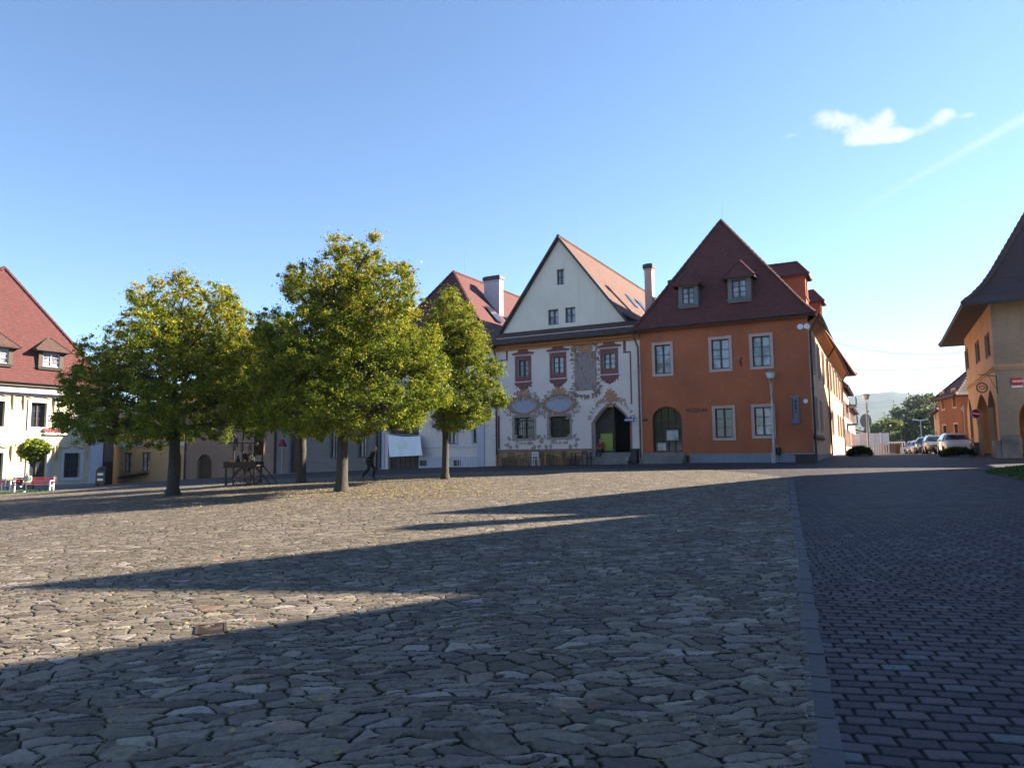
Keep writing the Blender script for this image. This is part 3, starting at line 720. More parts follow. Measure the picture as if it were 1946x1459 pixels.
for k in range(5): uu = r[0]+(r[1]-r[0])*(k+.5)/5; q.box(uu-.015, uu+.015, .075, .09, r[2], r[3])
q.build('cellar_grille', M['iron'], ms)
# iron bracket
u, h = MF.uv(1407, 688); q = MB(MF); q.tube([(u+.03, .04, h+.22), (u+.03, .05, h-.25)], .03, 6); q.tube([(u-.14, .12, h+.10), (u, .12, h-.02), (u+.03, .05, h-.15)], .022, 6); q.tube([(u+.03, .05, h+.22), (u+.12, .15, h+.25), (u+.1, .2, h+.15)], .02, 6)
q.build('iron_bracket', M['iron'], ms)
# roof
apx = at(1369, 419, MF(Lm/2, -2.9, 0).y); ah = apx.z; au = (apx.xy.to_3d()-MF.o).dot(MF.a)
A = (au, -2.9, ah); B = (au, -Ls+3, ah)
ov = .45
mr = roof(MF, ms, M['tile'], -.35, Lm+ov, ov, -Ls-.3, hE-.02, A, B, prof=[(0, 0), (.10, .085), (.22, .205), (1, 1)])
gutter(MF, ms, -.3, Lm+ov, ov+.05, hE-.0)
# soffit cornice on the street side
sb = MB(MS)
for a, b in (((.0, hE-.55), (.12, hE-.42)), ((.12, hE-.42), (.42, hE-.18)), ((.42, hE-.18), (.56, hE-.16))): sb.face([(-.1, a[0], a[1]), (Ls, a[0], a[1]), (Ls, b[0], b[1]), (-.1, b[0], b[1])])
sb.build('cornice', M['soffit'], ms)
rf = Fac(MF(Lm+ov, ov, 0), MS(Ls, .55, 0)); gutter(MS, ms, -.4, Ls, .62, hE+.02, .09)
for (px, off) in ((1542, .25), (1576, None), (1602, None)):
    u = MS.uv(px, 800)[0] if off is None else off
    pipe(MS, ms, [(u, .6, hE-.05), (u, .45, hE-.35), (u, .09, hE-.9), (u, .09, z0+.2)], .06)
# two dormers on the front hip
def onhip(px, py):                       # point of the front hip under a pixel
    k = (A[1]-ov)/(ah-hE)
    r = pray(px, py); n_ = (MF.b - Vector((0, 0, 1))*k); o_ = MF(0, ov, hE); t = (o_-EYE).dot(n_)/r.dot(n_); p = EYE+r*t-MF.o
    return p.dot(MF.a), p.dot(MF.b), p.z
for (cxp, ybot, w, fh, rh, ww, wh) in ((1309, 582, 1.18, 1.35, .95, .72, 1.02), (1406, 571, 1.30, 1.42, 1.08, .80, 1.10)):
    u, d, h = onhip(cxp, ybot)
    dormer(Frame(MF(u, d+.10, h-.12), MF.a, MF.b, (0, 0, 1)), ms, w, 0, fh+.12, rh, 1.0, M['grey'], M['tile'], ww, wh, sill=.24)
# dormers on the street slope
k_ = (ah-hE)/(Lm+ov-au)
for (us, w) in ((6.2, 1.6), (15.5, 1.4)):
    hh = hE+1.9; du = Lm+ov-1.9/k_
    p = MF(du+.45, -us, hh-.2); dormer(Frame(p, MS.a, MS.b, (0, 0, 1)), ms, w, 0, 1.9, 1.0, 1.4, M['orange'], M['tile'], .9, 1.1, sill=.45)
rod(MF, ms, au+.05, -3.2, ah, 1.3)

# ================================================================ painted gable house
PW = at(945, 881, 48.5); WFc = Fac(PW, PL); Lw = WFc.len; zw = lowz(PW, PL)
hg = (WFc.uv(1195, 631, .5)[1]+WFc.uv(950, 655, .5)[1])/2         # gutter height
pw = thing('painted_gable_house', 'white gabled house with baroque painted window frames and pointed archway', 'building', (*WFc(Lw/2, -6, 0).xy, zw))
ww = MB(WFc)
wu = [WFc.bb(984.5, 684, 1004, 716), WFc.bb(1050.5, 677.5, 1070.5, 709.5), WFc.bb(1147, 670.5, 1168.5, 701.5)]
wl = [WFc.bb(977.5, 793, 1015, 833), WFc.bb(1043.5, 790.5, 1083, 831)]
du0, du1, dh0, dh1 = WFc.bb(1127.5, 769, 1197.5, 859.5)
dhs = WFc.uv(1162, 803)[1]
darc = arch(du0, du1, dh0, dhs, dh1, 'point', 16)
wall(WFc, ww, rect(0, Lw, zw, hg+.5), [rect(*r) for r in wu+wl]+[darc], 0, .4)
GD = -.55                                                          # gable stands back behind the pent roof
gL, gR = WFc.uv(954, 633, GD), WFc.uv(1190, 611, GD); gA = WFc.uv(1062, 453, GD)
gb0 = (gL[1]+gR[1])/2
gwn = [WFc.bb(1058, 511.5, 1072, 541, GD), WFc.bb(1041.5, 588, 1061.5, 617, GD), WFc.bb(1074, 584, 1093.5, 613, GD)]
gpoly = [(gL[0]+.0, gb0-.3), (gR[0], gb0-.3), (gR[0], gb0+.05), (gA[0], gA[1]), (gL[0], gb0+.05)]
gw = MB(WFc); wall(WFc, gw, gpoly, [rect(*r) for r in gwn], GD, .3)
gw.build('gable', M['gable'], pw)
BD = -26.0
ww.face([(0, 0, zw), (0, BD, zw), (0, BD, hg+.3), (0, 0, hg+.3)]); ww.face([(Lw, 0, zw), (Lw, BD, zw), (Lw, BD, hg+.3), (Lw, 0, hg+.3)]); ww.face([(0, BD, zw), (Lw, BD, zw), (Lw, BD, hg), (0, BD, hg)])
ww.build('wall', M['white'], pw)
for r in gwn: window(WFc, pw, r, pane='pane', inset=.1) if False else window(Frame(WFc(0, GD, 0), WFc.a, WFc.b, (0, 0, 1)), pw, r, pane='panecur', inset=.16, bars=(2, 1))
# pent roof between gable and gutter
pr = MB(WFc); a0, a1 = -.25, Lw+.12
prs = [[(a0, .55, hg), (a1, .55, hg), (a1-.0, GD, gb0), (a0+.0, GD, gb0)]]
for q in prs: pr.face(q); pr.face([(x, y, z-.1) for x, y, z in q[::-1]])
pr.face([(a0, .55, hg-.1), (a1, .55, hg-.1), (a1, .55, hg), (a0, .55, hg)]); pr.face([(a0, .55, hg-.1), (a0, .55, hg), (a0, GD, gb0), (a0, GD, gb0-.1)])
pr.build('pent_roof', M['tiledark'], pw)
gutter(WFc, pw, a0, a1, .6, hg, .08)
fz = MB(WFc); fz.box(0, Lw, 0, .12, hg-.42, hg-.12); fz.box(0, Lw, .12, .3, hg-.24, hg-.06); fz.build('frieze', M['soffit'], pw)
# gable roof
rA = (gA[0], GD+.18, gA[1]+.10); rB = (gA[0], BD, gA[1]+.10)
roof(WFc, pw, M['tileorange'], gL[0]-.15, gR[0]+.2, GD+.18, BD, gb0-.10, rA, rB, prof=[(0, 0), (1, 1)], front=False, back=False, th=.2)
fl_ = MB(WFc); fl_.face([(gR[0]-.5, GD+.1, gb0+.75), (Lw+.35, GD+.1, gb0-.35), (Lw+.35, BD, gb0-.35), (gR[0]-.5, BD, gb0+.75)]); fl_.face([(gR[0]-.5, GD+.1, gb0+.65), (Lw+.35, GD+.1, gb0-.45), (Lw+.35, BD, gb0-.45), (gR[0]-.5, BD, gb0+.65)]); fl_.face([(gR[0]-.5, GD+.1, gb0+.65), (Lw+.35, GD+.1, gb0-.45), (Lw+.35, GD+.1, gb0-.35), (gR[0]-.5, GD+.1, gb0+.75)]); fl_.build('roof_flare', M['tiledark'], pw)
vb = MB(WFc)                                                       # dark verge boards
for side, (ue) in ((0, gL[0]-.12), (1, gR[0]+.12)):
    vb.tube([(gA[0], GD+.2, gA[1]+.08), (ue, GD+.2, gb0-.02)], .085, 4)
vb.build('verge_board', M['blackp'], pw)
chimney(WFc, pw, gR[0]-.10, gR[0]+.42, -5.6, -5.0, gb0, WFc.uv(1211, 506, -5.2)[1], 'pink')
chimney(WFc, pw, gR[0]-.4, gR[0]+.1, -13.0, -12.4, gb0, WFc.uv(1250, 536, -12.5)[1], 'pink')
rod(WFc, pw, gA[0]+.3, GD-2.5, gA[1]-.2, 2.4)
sk = MB(WFc)
for dq in (-7.5, -10.2): 
    for (x0, x1) in ((.45, .62),):
        uA = gA[0]+(gR[0]+.2-gA[0])*x0; uB = gA[0]+(gR[0]+.2-gA[0])*x1; z = lambda u: gA[1]+.16-(u-gA[0])/(gR[0]+.2-gA[0])*(gA[1]-gb0+.2)
        sk.face([(uA, dq, z(uA)+.05), (uB, dq, z(uB)+.05), (uB, dq-1.0, z(uB)+.05), (uA, dq-1.0, z(uA)+.05)])
sk.build('skylight', M['pane'], pw)
uR = WFc.uv(1210, 760)[0]
pipe(WFc, pw, [(Lw-.25, .6, hg-.05), (Lw-.25, .45, hg-.25), (Lw-.1, .1, hg-.9), (Lw-.1, .1, zw+.2)], .055, 'wood')
pipe(WFc, pw, [(.05, .6, hg-.05), (.05, .45, hg-.25), (.02, .12, hg-.9), (.02, .12, zw+.2)], .06)
# painted window dressings: thin painted plaster reliefs
pm_red = plain('oxblood_facade_paint', (.22, .070, .065), .85, 0, .3, scale=9); pm_ochre = plain('ochre_facade_paint', (.46, .23, .13), .85, 0, .35, scale=9)
pm_blue = plain('blue_grey_facade_paint', (.36, .36, .44), .85, 0, .12, scale=3); pm_sage = plain('sage_grey_facade_paint', (.34, .26, .21), .85, 0, .3, scale=9); pm_brown = plain('brown_facade_paint', (.27, .155, .12), .85, 0, .35, scale=9)
def petal(mb, u, h, l, w, ang, d):
    ca_, sa_ = math.cos(ang), math.sin(ang); pts = []
    for k in range(9):
        t = k/8; x = l*t; y = w*math.sin(math.pi*t)*(1-.3*t) + .22*l*math.sin(math.pi*t)
        pts.append((u+ca_*x-sa_*y, h+sa_*x+ca_*y))
    for k in range(7, 0, -1):
        t = k/8; x = l*t; y = -w*math.sin(math.pi*t)*(1-.3*t) + .22*l*math.sin(math.pi*t)
        pts.append((u+ca_*x-sa_*y, h+sa_*x+ca_*y))
    mb.flat(pts, (), d)
rp = random.Random(11)
for i, r in enumerate(wu):
    u0, u1, h0, h1 = r; k = .22; c = (u0+u1)/2; W2 = (u1-u0)/2+k
    mb = MB(WFc)
    mb.flat(rect(c-W2, c+W2, h0-.3, h1+.28), [rect(u0-.005, u1+.005, h0-.005, h1+.005)], .006)
    e = W2+.2; b = h1+.36
    mb.flat([(c-e, b), (c+e, b), (c+e+.05, b+.12), (c+e*.55, b+.19), (c+.28, b+.40), (c+.12, b+.44), (c, b+.58), (c-.12, b+.44), (c-.28, b+.40), (c-e*.55, b+.19), (c-e-.05, b+.12)], (), .008)
    s = h0-.38
    mb.flat([(c-W2-.08, s), (c-W2*.95, s-.22), (c-W2*.6, s-.30), (c-W2*.45, s-.48), (c-.12, s-.50), (c, s-.60), (c+.12, s-.50), (c+W2*.45, s-.48), (c+W2*.6, s-.30), (c+W2*.95, s-.22), (c+W2+.08, s)], (), .007)
    for q in range(14):
        a = rp.uniform(-math.pi, 0); petal(mb, c+rp.uniform(-W2, W2)*.8, s-.2-rp.random()*.15, rp.uniform(.14, .26), .05, a, .009+q*.0004)
    window_parent = window(WFc, pw, r, inset=.14, pane='panecur' if i else 'pane')
    mb.build('painted_surround', pm_red, window_parent)
    ln = MB(WFc); t_ = .03
    for (a, b2) in ((c-W2-.05, c-W2), (c+W2, c+W2+.05)): ln.box(a, b2, 0, .014, h0-.3, h1+.28)
    ln.box(c-W2-.15, c+W2+.15, 0, .03, h1+.29, h1+.34); ln.box(c-W2-.12, c+W2+.12, 0, .03, h0-.37, h0-.32)
    ln.build('painted_moulding', M['whitetrim'], window_parent)
def scroll_ring(mb, c, hc, ru, rh, n, l, w, d, a0=0, a1=2*math.pi, out=.6):
    for q in range(n):
        a = a0+(a1-a0)*(q+.5)/n; x, y = c+ru*math.cos(a), hc+rh*math.sin(a)
        petal(mb, x, y, l*rp.uniform(.75, 1.35), w*rp.uniform(1.1, 1.9), a+rp.uniform(-1.1, 1.1)*out+(1.0 if q % 2 else -1.0)*.5, d+q*.0003)
for i, r in enumerate(wl):
    u0, u1, h0, h1 = r; c = (u0+u1)/2; W2 = (u1-u0)/2
    wnd = window(WFc, pw, r, inset=.3, pane='pane', frame='darkwood', bars=(2, 1))
    gr = MB(WFc)
    for k in range(9):
        u = u0+(u1-u0)*(k+.5)/9; gr.tube([(u, -.03, h0), (u, -.03, h1)], .014, 5)
    for h in (h0+.2, (h0+h1)/2, h1-.2): gr.box(u0, u1, -.045, -.02, h-.015, h+.015)
    for k in range(3):                                            # wrought scrolls
        pts = [(c+(.05+.055*t)*math.cos(t*1.3), .0, (h0+h1)/2+(k-1)*.42+(.05+.055*t)*math.sin(t*1.3)) for t in [x*.5 for x in range(9)]]; gr.tube(pts, .012, 4)
    gr.build('window_grille', M['iron'], wnd)
    mb = MB(WFc); mb.flat(rect(u0-.16, u1+.16, h0-.16, h1+.16), [rect(u0-.01, u1+.01, h0-.01, h1+.01)], .007)
    scroll_ring(mb, c-W2-.12, h0-.28, .26, .20, 12, .34, .07, .009); scroll_ring(mb, c+W2+.12, h0-.28, .26, .20, 12, .34, .07, .009)
    scroll_ring(mb, c-W2-.1, h1+.05, .1, .3, 8, .25, .05, .012); scroll_ring(mb, c+W2+.1, h1+.05, .1, .3, 8, .25, .05, .012)
    for q in range(10): petal(mb, c+(q-4.5)*.13, h0-.25, .22, .05, -math.pi/2+rp.uniform(-.8, .8), .010+q*.0003)
    mb.build('painted_scrollwork', pm_sage, wnd)
    # cartouche above
    hc = h1+.80; k_w = W2*1.28
    def cart(sc_, wob_, n=56): return [(c+sc_*k_w*math.cos(a)*(1+.08*math.cos(2*a))*(1+wob_*math.sin(a*13+i)+wob_*.6*math.sin(a*29)), hc+sc_*(.44*math.sin(a)+.12*math.sin(a)**3)*(1+wob_*math.cos(a*11))) for a in [2*math.pi*k/n for k in range(n)]]
    fr2 = MB(WFc); fr2.flat(cart(1.22, .035), (), .0055)
    fr2.flat([(c+rr2*math.cos(a)*(1+.12*math.sin(a*9)), hc+.74+rr2*.72*math.sin(a)*(1+.12*math.cos(a*7))) for rr2 in (.42,) for a in [2*math.pi*k/40 for k in range(40)]], (), .0052)
    fr2.build('painted_scrollwork', pm_ochre, pw)
    mb = MB(WFc); mb.flat(cart(.92, .012), (), .0075); mb.build('painted_cartouche', pm_blue, pw)
    mb = MB(WFc); scroll_ring(mb, c, hc, k_w*1.16, .55, 60, .17, .030, .009, out=1.2); scroll_ring(mb, c, hc+.74, .40, .28, 26, .18, .03, .012); mb.build('painted_scrollwork', pm_brown, pw)
    mb = MB(WFc); scroll_ring(mb, c, hc, k_w*1.30, .66, 46, .16, .028, .030, out=1.3)
    for s_ in (-1, 1): scroll_ring(mb, c+s_*.62, hc+.52, .26, .2, 14, .2, .035, .045); scroll_ring(mb, c+s_*k_w*1.25, hc-.25, .18, .26, 14, .18, .035, .05)
    mb.build('painted_scrollwork', pm_sage, pw)
# fresco panel
fr_ = WFc.bb(1092, 668, 1134, 742)
m, t, p = newmat('faded_fresco'); w = wpos(t)
c = ramp(t, noise(t, vmap(t, w, (1.6, 1.6, .8)), 2.6, 6, .7), [(.28, (.10, .07, .075)), (.42, (.25, .18, .17)), (.52, (.33, .28, .27)), (.6, (.30, .16, .12)), (.72, (.40, .35, .32))])
t.links.new(c, p.inputs['Base Color']); p.inputs['Roughness'].default_value = .9
mb = MB(WFc); mb.flat(rect(*fr_), (), .006); mb.build('fresco', m, pw)
mb = MB(WFc); fc = (fr_[0]+fr_[1])/2; fw_ = (fr_[1]-fr_[0])/2
for k in range(10):
    for s_ in (-1, 1): petal(mb, fc+s_*(fw_+.02), fr_[2]+(fr_[3]-fr_[2])*(k+.5)/10, .26, .05, rp.uniform(-1, 1)+(0 if s_ > 0 else math.pi), .010+k*.001)
scroll_ring(mb, fc, fr_[3]+.18, fw_*.9, .25, 22, .34, .07, .022, 0, math.pi); scroll_ring(mb, fc, fr_[2]-.1, fw_, .15, 18, .28, .06, .022, math.pi, 2*math.pi)
for s_ in (-1, 1): scroll_ring(mb, fc+s_*fw_, fr_[2]+.1, .12, .18, 10, .26, .05, .035); scroll_ring(mb, fc+s_*fw_, fr_[3]-.25, .12, .18, 10, .26, .05, .035)
mb.build('painted_scrollwork', pm_brown, pw)
mb = MB(WFc); mb.flat([(fc+.55*math.cos(a)*(1+.1*math.sin(9*a)), fr_[3]+.2+.26*math.sin(a)*(1+.15*math.cos(7*a))) for a in [2*math.pi*k/40 for k in range(40)]], (), .0055); scroll_ring(mb, fc, fr_[3]+.28, .35, .16, 18, .2, .04, .040); mb.build('painted_scrollwork', pm_ochre, pw)
# arch dressing
mb = MB(WFc); dc = (du0+du1)/2; rr_ = (du1-du0)/2
mb.flat([(dc+.36*math.cos(a)*(1+.12*math.sin(9*a)), dh1+.52+.42*math.sin(a)*(1+.1*math.cos(7*a))) for a in [2*math.pi*k/40 for k in range(40)]], (), .0055); scroll_ring(mb, dc, dh1+.42, .30, .42, 26, .2, .04, .010); scroll_ring(mb, dc, dh1+.12, .85, .20, 24, .20, .035, .020, 0, math.pi)
mb.build('painted_scrollwork', pm_ochre, pw)
mb = MB(WFc)
for k in range(26):
    a = math.pi*(.04+.92*(k+.5)/26); petal(mb, dc+(rr_+.17)*math.cos(a), dhs+(dh1-dhs+.18)*math.sin(a), rp.uniform(.15, .34), .05, a+rp.uniform(-1, 1), .030+k*.0005)
mb.build('painted_scrollwork', pm_sage, pw)
o_ = arch(du0-.12, du1+.12, dh0, dhs, dh1+.14, 'point', 16); mb = MB(WFc); mb.flat(o_, [arch(du0+.004, du1-.004, dh0+.004, dhs, dh1-.004, 'point', 16)], .03); mb.band(o_, 0, .03)
mb.build('arch_moulding', pm_brown, pw)
# painted corner strips
def strip(x0, y0, x1, y1):
    mb = MB(WFc); r = WFc.bb(x0, y0, x1, y1); mb.flat(rect(*r), (), .0065); mb.build('painted_corner_strip', pm_red, pw)
strip(1184, 640, 1189.5, 667.5); strip(1184, 667.5, 1199, 670.5); strip(1197.5, 670.5, 1200.5, 768); strip(1198, 790, 1201, 850)
strip(961.5, 656, 965, 683.5); strip(948, 683.5, 965, 686); strip(946, 790, 950, 853); strip(968, 652, 1186, 655) if False else None
mb = MB(WFc); r = WFc.bb(948, 854.5, 1127, 857); mb.box(.05, du0-.1, 0, .05, WFc.uv(1035, 856.5)[1], WFc.uv(1035, 853)[1]); mb.build('dado_rail', pm_brown, pw)
mb = MB(WFc); mb.box(.03, du0-.05, 0, .03, zw, WFc.uv(1035, 856.5)[1]); mb.build('plinth', M['tan'], pw)
# passage behind the arch with its open leaf
mb = MB(WFc); P0 = -5.0
for q in ([(du0-.3, -.4, dh0), (du0-.3, P0, dh0), (du0-.3, P0, dh1+.3), (du0-.3, -.4, dh1+.3)], [(du1+.3, -.4, dh0), (du1+.3, P0, dh0), (du1+.3, P0, dh1+.3), (du1+.3, -.4, dh1+.3)], [(du0-.3, P0, dh0), (du1+.3, P0, dh0), (du1+.3, P0, dh1+.3), (du0-.3, P0, dh1+.3)], [(du0-.3, -.4, dh1+.3), (du1+.3, -.4, dh1+.3), (du1+.3, P0, dh1+.3), (du0-.3, P0, dh1+.3)]): mb.face(q)
mb.build('passage', M['dark'], pw)
mb = MB(WFc); um = WFc.uv(1163.5, 800)[0]; mb.prism([(du0+.02, dh0), (um, dh0), (um, dh1-.12), (du0+.6, dh1-.45), (du0+.02, dhs-.1)], -.46, -.40)
for h in (dh0+.6, dh0+1.5): mb.box(du0+.05, um-.03, -.40, -.37, h, h+.12)
mb.box(um-.06, um+.02, -.50, -.34, dh0, dh1-.1)
mb.build('gate_leaf', M['grey'] if False else M['darkwood'], pw)
q = WFc.bb(1138, 823.5, 1161, 856); tp = MB(WFc); tp.flat(rect(q[0], q[1], q[2], q[3]), (), -.33)
m, t, p = newmat('yellow_green_poster'); w = uvc(t); b = t.nodes.new('ShaderNodeTexBrick'); t.links.new(w, b.inputs[0]); b.inputs['Scale'].default_value = 1; b.inputs['Brick Width'].default_value = 3; b.inputs['Row Height'].default_value = .13; b.inputs['Mortar Size'].default_value = .03
b.inputs['Color1'].default_value = (.30, .36, .04, 1); b.inputs['Color2'].default_value = (.34, .42, .05, 1); b.inputs['Mortar'].default_value = (.20, .26, .04, 1); t.links.new(b.outputs[0], p.inputs[0])
tag(tp.build('menu_poster', m), 'yellow-green poster hanging on the gate leaf inside the pointed archway', 'poster')
st = MB(WFc); gz = g(*WFc((du0+du1)/2, 0, 0).xy)
for k in range(3): st.box(du0-.55, du1+.1, .0, .35+.32*k, zw, gz+(dh0-gz)*(3-k)/3-.01*k)
st.build('entrance_steps', M['stone'], pw)
# ================================================================ plain white house with banner (behind the right tree)
P5 = at(722, 889, 53.5); F5 = Fac(P5, PW); L5 = F5.len; z5 = lowz(P5, PW)
h5 = hg-.1
t5 = thing('white_house', 'plain white house with deep red hipped roof, standing behind the rightmost square tree', 'building', (*F5(L5/2, -6, 0).xy, z5))
mb = MB(F5)
h5w = [F5.bb(899+.5, 800, 913, 841)]
q = F5.bb(852, 797, 867, 843); h5w.append(q)
q = F5.bb(738, 772, 796, 884); door5 = q
for x in (760, 800, 850, 905): h5w.append(F5.bb(x-7, 715, x+7, 752))
wall(F5, mb, rect(0, L5, z5, h5), [rect(*r) for r in h5w]+[rect(q[0], q[1], z5+.02, q[3])], 0, .3)
mb.face([(0, 0, z5), (0, -24, z5), (0, -24, h5), (0, 0, h5)]); mb.face([(0, -24, z5), (L5, -24, z5), (L5, -24, h5), (0, -24, h5)])
mb.build('wall', M['white'], t5)
for r in h5w: window(F5, t5, r, sur='whitetrim', surw=.12, surd=.03, pane='panelit')
mb = MB(F5); mb.box(.0, .45, 0, .06, z5, h5-.3); mb.box(L5-1.55, L5-1.0, 0, .07, z5, h5-.3); zz = F5.uv(850, 868)[1]; mb.box(door5[1]+.2, L5-1.56, 0, .04, z5, zz); zz = F5.uv(880, 850)[1]; mb.box(door5[1]+.2, L5-1.56, 0, .03, zz, zz+.06)
mb.build('plaster_bands', M['whitetrim'], t5)
mb = MB(F5)
for x0, x1 in ((798, 811), (863, 876)):
    r = F5.bb(x0, 874, x1, 885)
    mb.box(r[0], r[1], .045, .07, r[2], r[3])
mb.build('cellar_vent', M['iron'], t5)
mb = MB(F5); mb.box(door5[0]+.05, door5[1]-.05, -.3, -.24, z5, door5[3]-.05)
for k in range(1, 6): u = door5[0]+(door5[1]-door5[0])*k/6; mb.box(u-.02, u+.02, -.24, -.21, z5, door5[3]-.1)
mb.build('gate', M['darkwood'], t5)
a5 = at(861.5, 517, 54.6); a5u = (Vector((a5.x, a5.y, 0))-F5.o).dot(F5.a); a5d = (Vector((a5.x, a5.y, 0))-F5.o).dot(F5.b)
roof(F5, t5, M['tilepink'], -1.2, L5+.1, .45, -22, h5, (a5u, a5d, a5.z), (a5u, -18, a5.z), prof=[(0, 0), (.12, .09), (.25, .22), (1, 1)])
gutter(F5, t5, -.3, L5-.1, .5, h5)
ch = F5.uv(921, 530, -6); ch2 = F5.uv(950, 530, -6)
chimney(F5, t5, ch[0], ch2[0], -6.5, -5.9, h5+2, ch[1]+.1, 'whitetrim')
sk = MB(F5); sf = (a5.z-h5)/(L5+.1-a5u)
for (u_, d_) in ((a5u+2.6, -4.0), (a5u+3.0, -6.4)):
    zf = lambda u: a5.z-(u-a5u)*sf+.10
    sk.face([(u_, d_, zf(u_)), (u_+1.2, d_, zf(u_+1.2)), (u_+1.2, d_-1, zf(u_+1.2)), (u_, d_-1, zf(u_))])
sk.build('skylight', M['pane'], t5)
rod(F5, t5, a5u+.4, a5d-1, a5.z, 1.7)
pipe(F5, t5, [(.12, .5, h5), (.12, .4, h5-.3), (.12, .12, h5-.8), (.12, .12, z5+.2)], .06)

# ================================================================ generic row houses hidden by the crowns
def rowhouse(name, label, Apx, Bp, m, hEv, hR, wins, tilem='tiledark', pane='pane', sur='trim', extra=None, doors=(), depth=16, surw=.10, bands=False):
    f = Fac(Apx, Bp); zb = lowz(Vector((*Apx[:2], 0)), Vector((*Bp[:2], 0))); L_ = f.len
    t = thing(name, label, 'building', (*f(L_/2, -depth/2, 0).xy, zb))
    mb = MB(f); W_ = [f.bb(*r) for r in wins]; D_ = []
    for (x0, y0, x1, y1, kind) in doors:
        r = f.bb(x0, y0, x1, y1)
        D_.append((r, arch(r[0], r[1], r[2], r[3]-(r[1]-r[0])*.45, r[3]) if kind == 'arch' else rect(*r)))
    wall(f, mb, rect(0, L_, zb, hEv), [rect(*r) for r in W_]+[d[1] for d in D_], 0, .3)
    mb.face([(0, 0, zb), (0, -depth, zb), (0, -depth, hEv), (0, 0, hEv)]); mb.face([(L_, 0, zb), (L_, -depth, zb), (L_, -depth, hEv), (L_, 0, hEv)]); mb.face([(0, -depth, zb), (L_, -depth, zb), (L_, -depth, hEv), (0, -depth, hEv)])
    if bands:
        for k in range(14):
            hh = zb+.35+k*.38
            if hh < hEv-.5:
                us = [0]+[v for d in sorted([(r[0]-.15, r[1]+.15, r[2], r[3]) for r in W_+[d[0] for d in D_]]) if d[2]-.1 < hh < d[3]+.1 for v in d[:2]]+[L_]
                for a_, b_ in zip(us[::2], us[1::2]):
                    if b_-a_ > .05: mb.box(a_, b_, 0.001, .035, hh, hh+.33)
    mb.build('wall', M[m], t)
    for r in W_: window(f, t, r, sur=sur, surw=surw, pane=pane)
    for r, pts in D_:
        mb = MB(f); mb.flat(pts, (), -.24)
        for k in range(1, 5): u = r[0]+(r[1]-r[0])*k/5; mb.box(u-.012, u+.012, -.24, -.22, r[2], r[3]-.3*(r[1]-r[0]))
        d = mb.build('door', M['darkwood'], t); h = MB(f); h.box(r[1]-.2, r[1]-.14, -.22, -.16, r[2]+1.0, r[2]+1.15); h.build('handle', M['iron'], d)
    roof(f, t, M[tilem], -.15, L_+.15, .4, -depth, hEv, (L_/2, -(4 if hR > 14 else 1.0 if hR > 12 else 2.5), hR), (L_/2, -depth+2.5, hR), caps=False)
    gutter(f, t, -.1, L_+.1, .45, hEv)
    mb = MB(f); mb.box(0, L_, 0, .06, zb, zb+.55+.0); mb.build('plinth', M['plinth'], t) if not doors else None
    return t, f, zb
P4 = at(520, 904, 59.5); P3 = at(350, 915, 64.8); P2 = at(210, 923, 69.0)
t4, F4, z4 = rowhouse('grey_house', 'grey house with banded plaster and pale shop windows, behind the two central trees', P4, P5, 'grey', 8.4, 15.2,
    [(629, 810, 641, 870), (683, 812, 696, 869), (655, 752, 667, 790), (700, 752, 710, 790)], pane='panelit', bands=True, doors=[(551, 828, 568, 898, 'rect')], sur='grey')
t3, F3, z3 = rowhouse('tan_house', 'tan plaster house with rough walls and small dark arched door', P3, P4, 'tan', 5.2, 13.1,
    [(445, 832, 452, 850), (488, 832, 496, 850)], doors=[(375, 863, 402, 916, 'arch')], sur=None)
t2, F2, z2 = rowhouse('ochre_house', 'ochre yellow house with two tall windows and sloping flower shelf', P2, P3, 'yellow', 5.4, 7.6,
    [(236, 860, 251, 897), (269.5, 859, 286, 896)], doors=[(324, 857, 344, 916, 'arch')], pane='panelit', sur='yellow', surw=.06)
mb = MB(F2); r0, r1 = F2.uv(210, 845), F2.uv(322, 845); mb.box(0, F2.len, .0, .10, F2.uv(260, 849)[1], F2.uv(260, 842)[1]); mb.build('cornice', M['whitetrim'], t2)
a, b = F2.uv(229, 909), F2.uv(283, 900); q = MB(F2); q.prism([a, b, (b[0], b[1]+.12), (a[0], a[1]+.12)], .0, .35)
q.build('flower_shelf', M['darkwood'], t2)
rf_ = random.Random(3); q = MB(F2)
for k in range(150):
    s = rf_.random(); u = a[0]+(b[0]-a[0])*s; h = a[1]+(b[1]-a[1])*s+.12+rf_.random()*.22; d = rf_.uniform(.05, .3); e = .06
    v = Vector((rf_.uniform(-1, 1), rf_.uniform(-1, 1), rf_.uniform(-1, 1))).normalized()*e; w_ = v.orthogonal()
    q.face([(u-v.x, d-v.y, h-v.z), (u+w_.x, d+w_.y, h+w_.z), (u+v.x, d+v.y, h+v.z)])
fl__ = tag(q.build('flowers', plain('dusky_pink_flowers', (.20, .06, .08), .8, 0, .5, scale=30)), 'dusky pink flowers on the sloping shelf of the ochre house', 'flowers'); fl__['kind'] = 'stuff'
pipe(F2, t2, [(.2, .45, 5.3), (.2, .12, 4.7), (.2, .12, z2+.2)], .06); pipe(F3, t3, [(.12, .45, 5.1), (.12, .12, 4.6), (.12, .12, z3+.2)], .06)
pipe(F4, t4, [(F4.len-.25, .45, 8.3), (F4.len-.25, .12, 7.7), (F4.len-.25, .12, z4+.2)], .06)
pipe(F4, t4, [(.2, .45, 8.3), (.2, .12, 7.7), (.2, .12, z4+.2)], .09)
gp0 = at(196.5, 921, 62.5); gp1 = at(209, 923, 68.5); GF = Fac((gp0.x-1.2, gp0.y-.2), (gp1.x+.2, gp1.y)); zg_ = lowz(gp0, gp1)
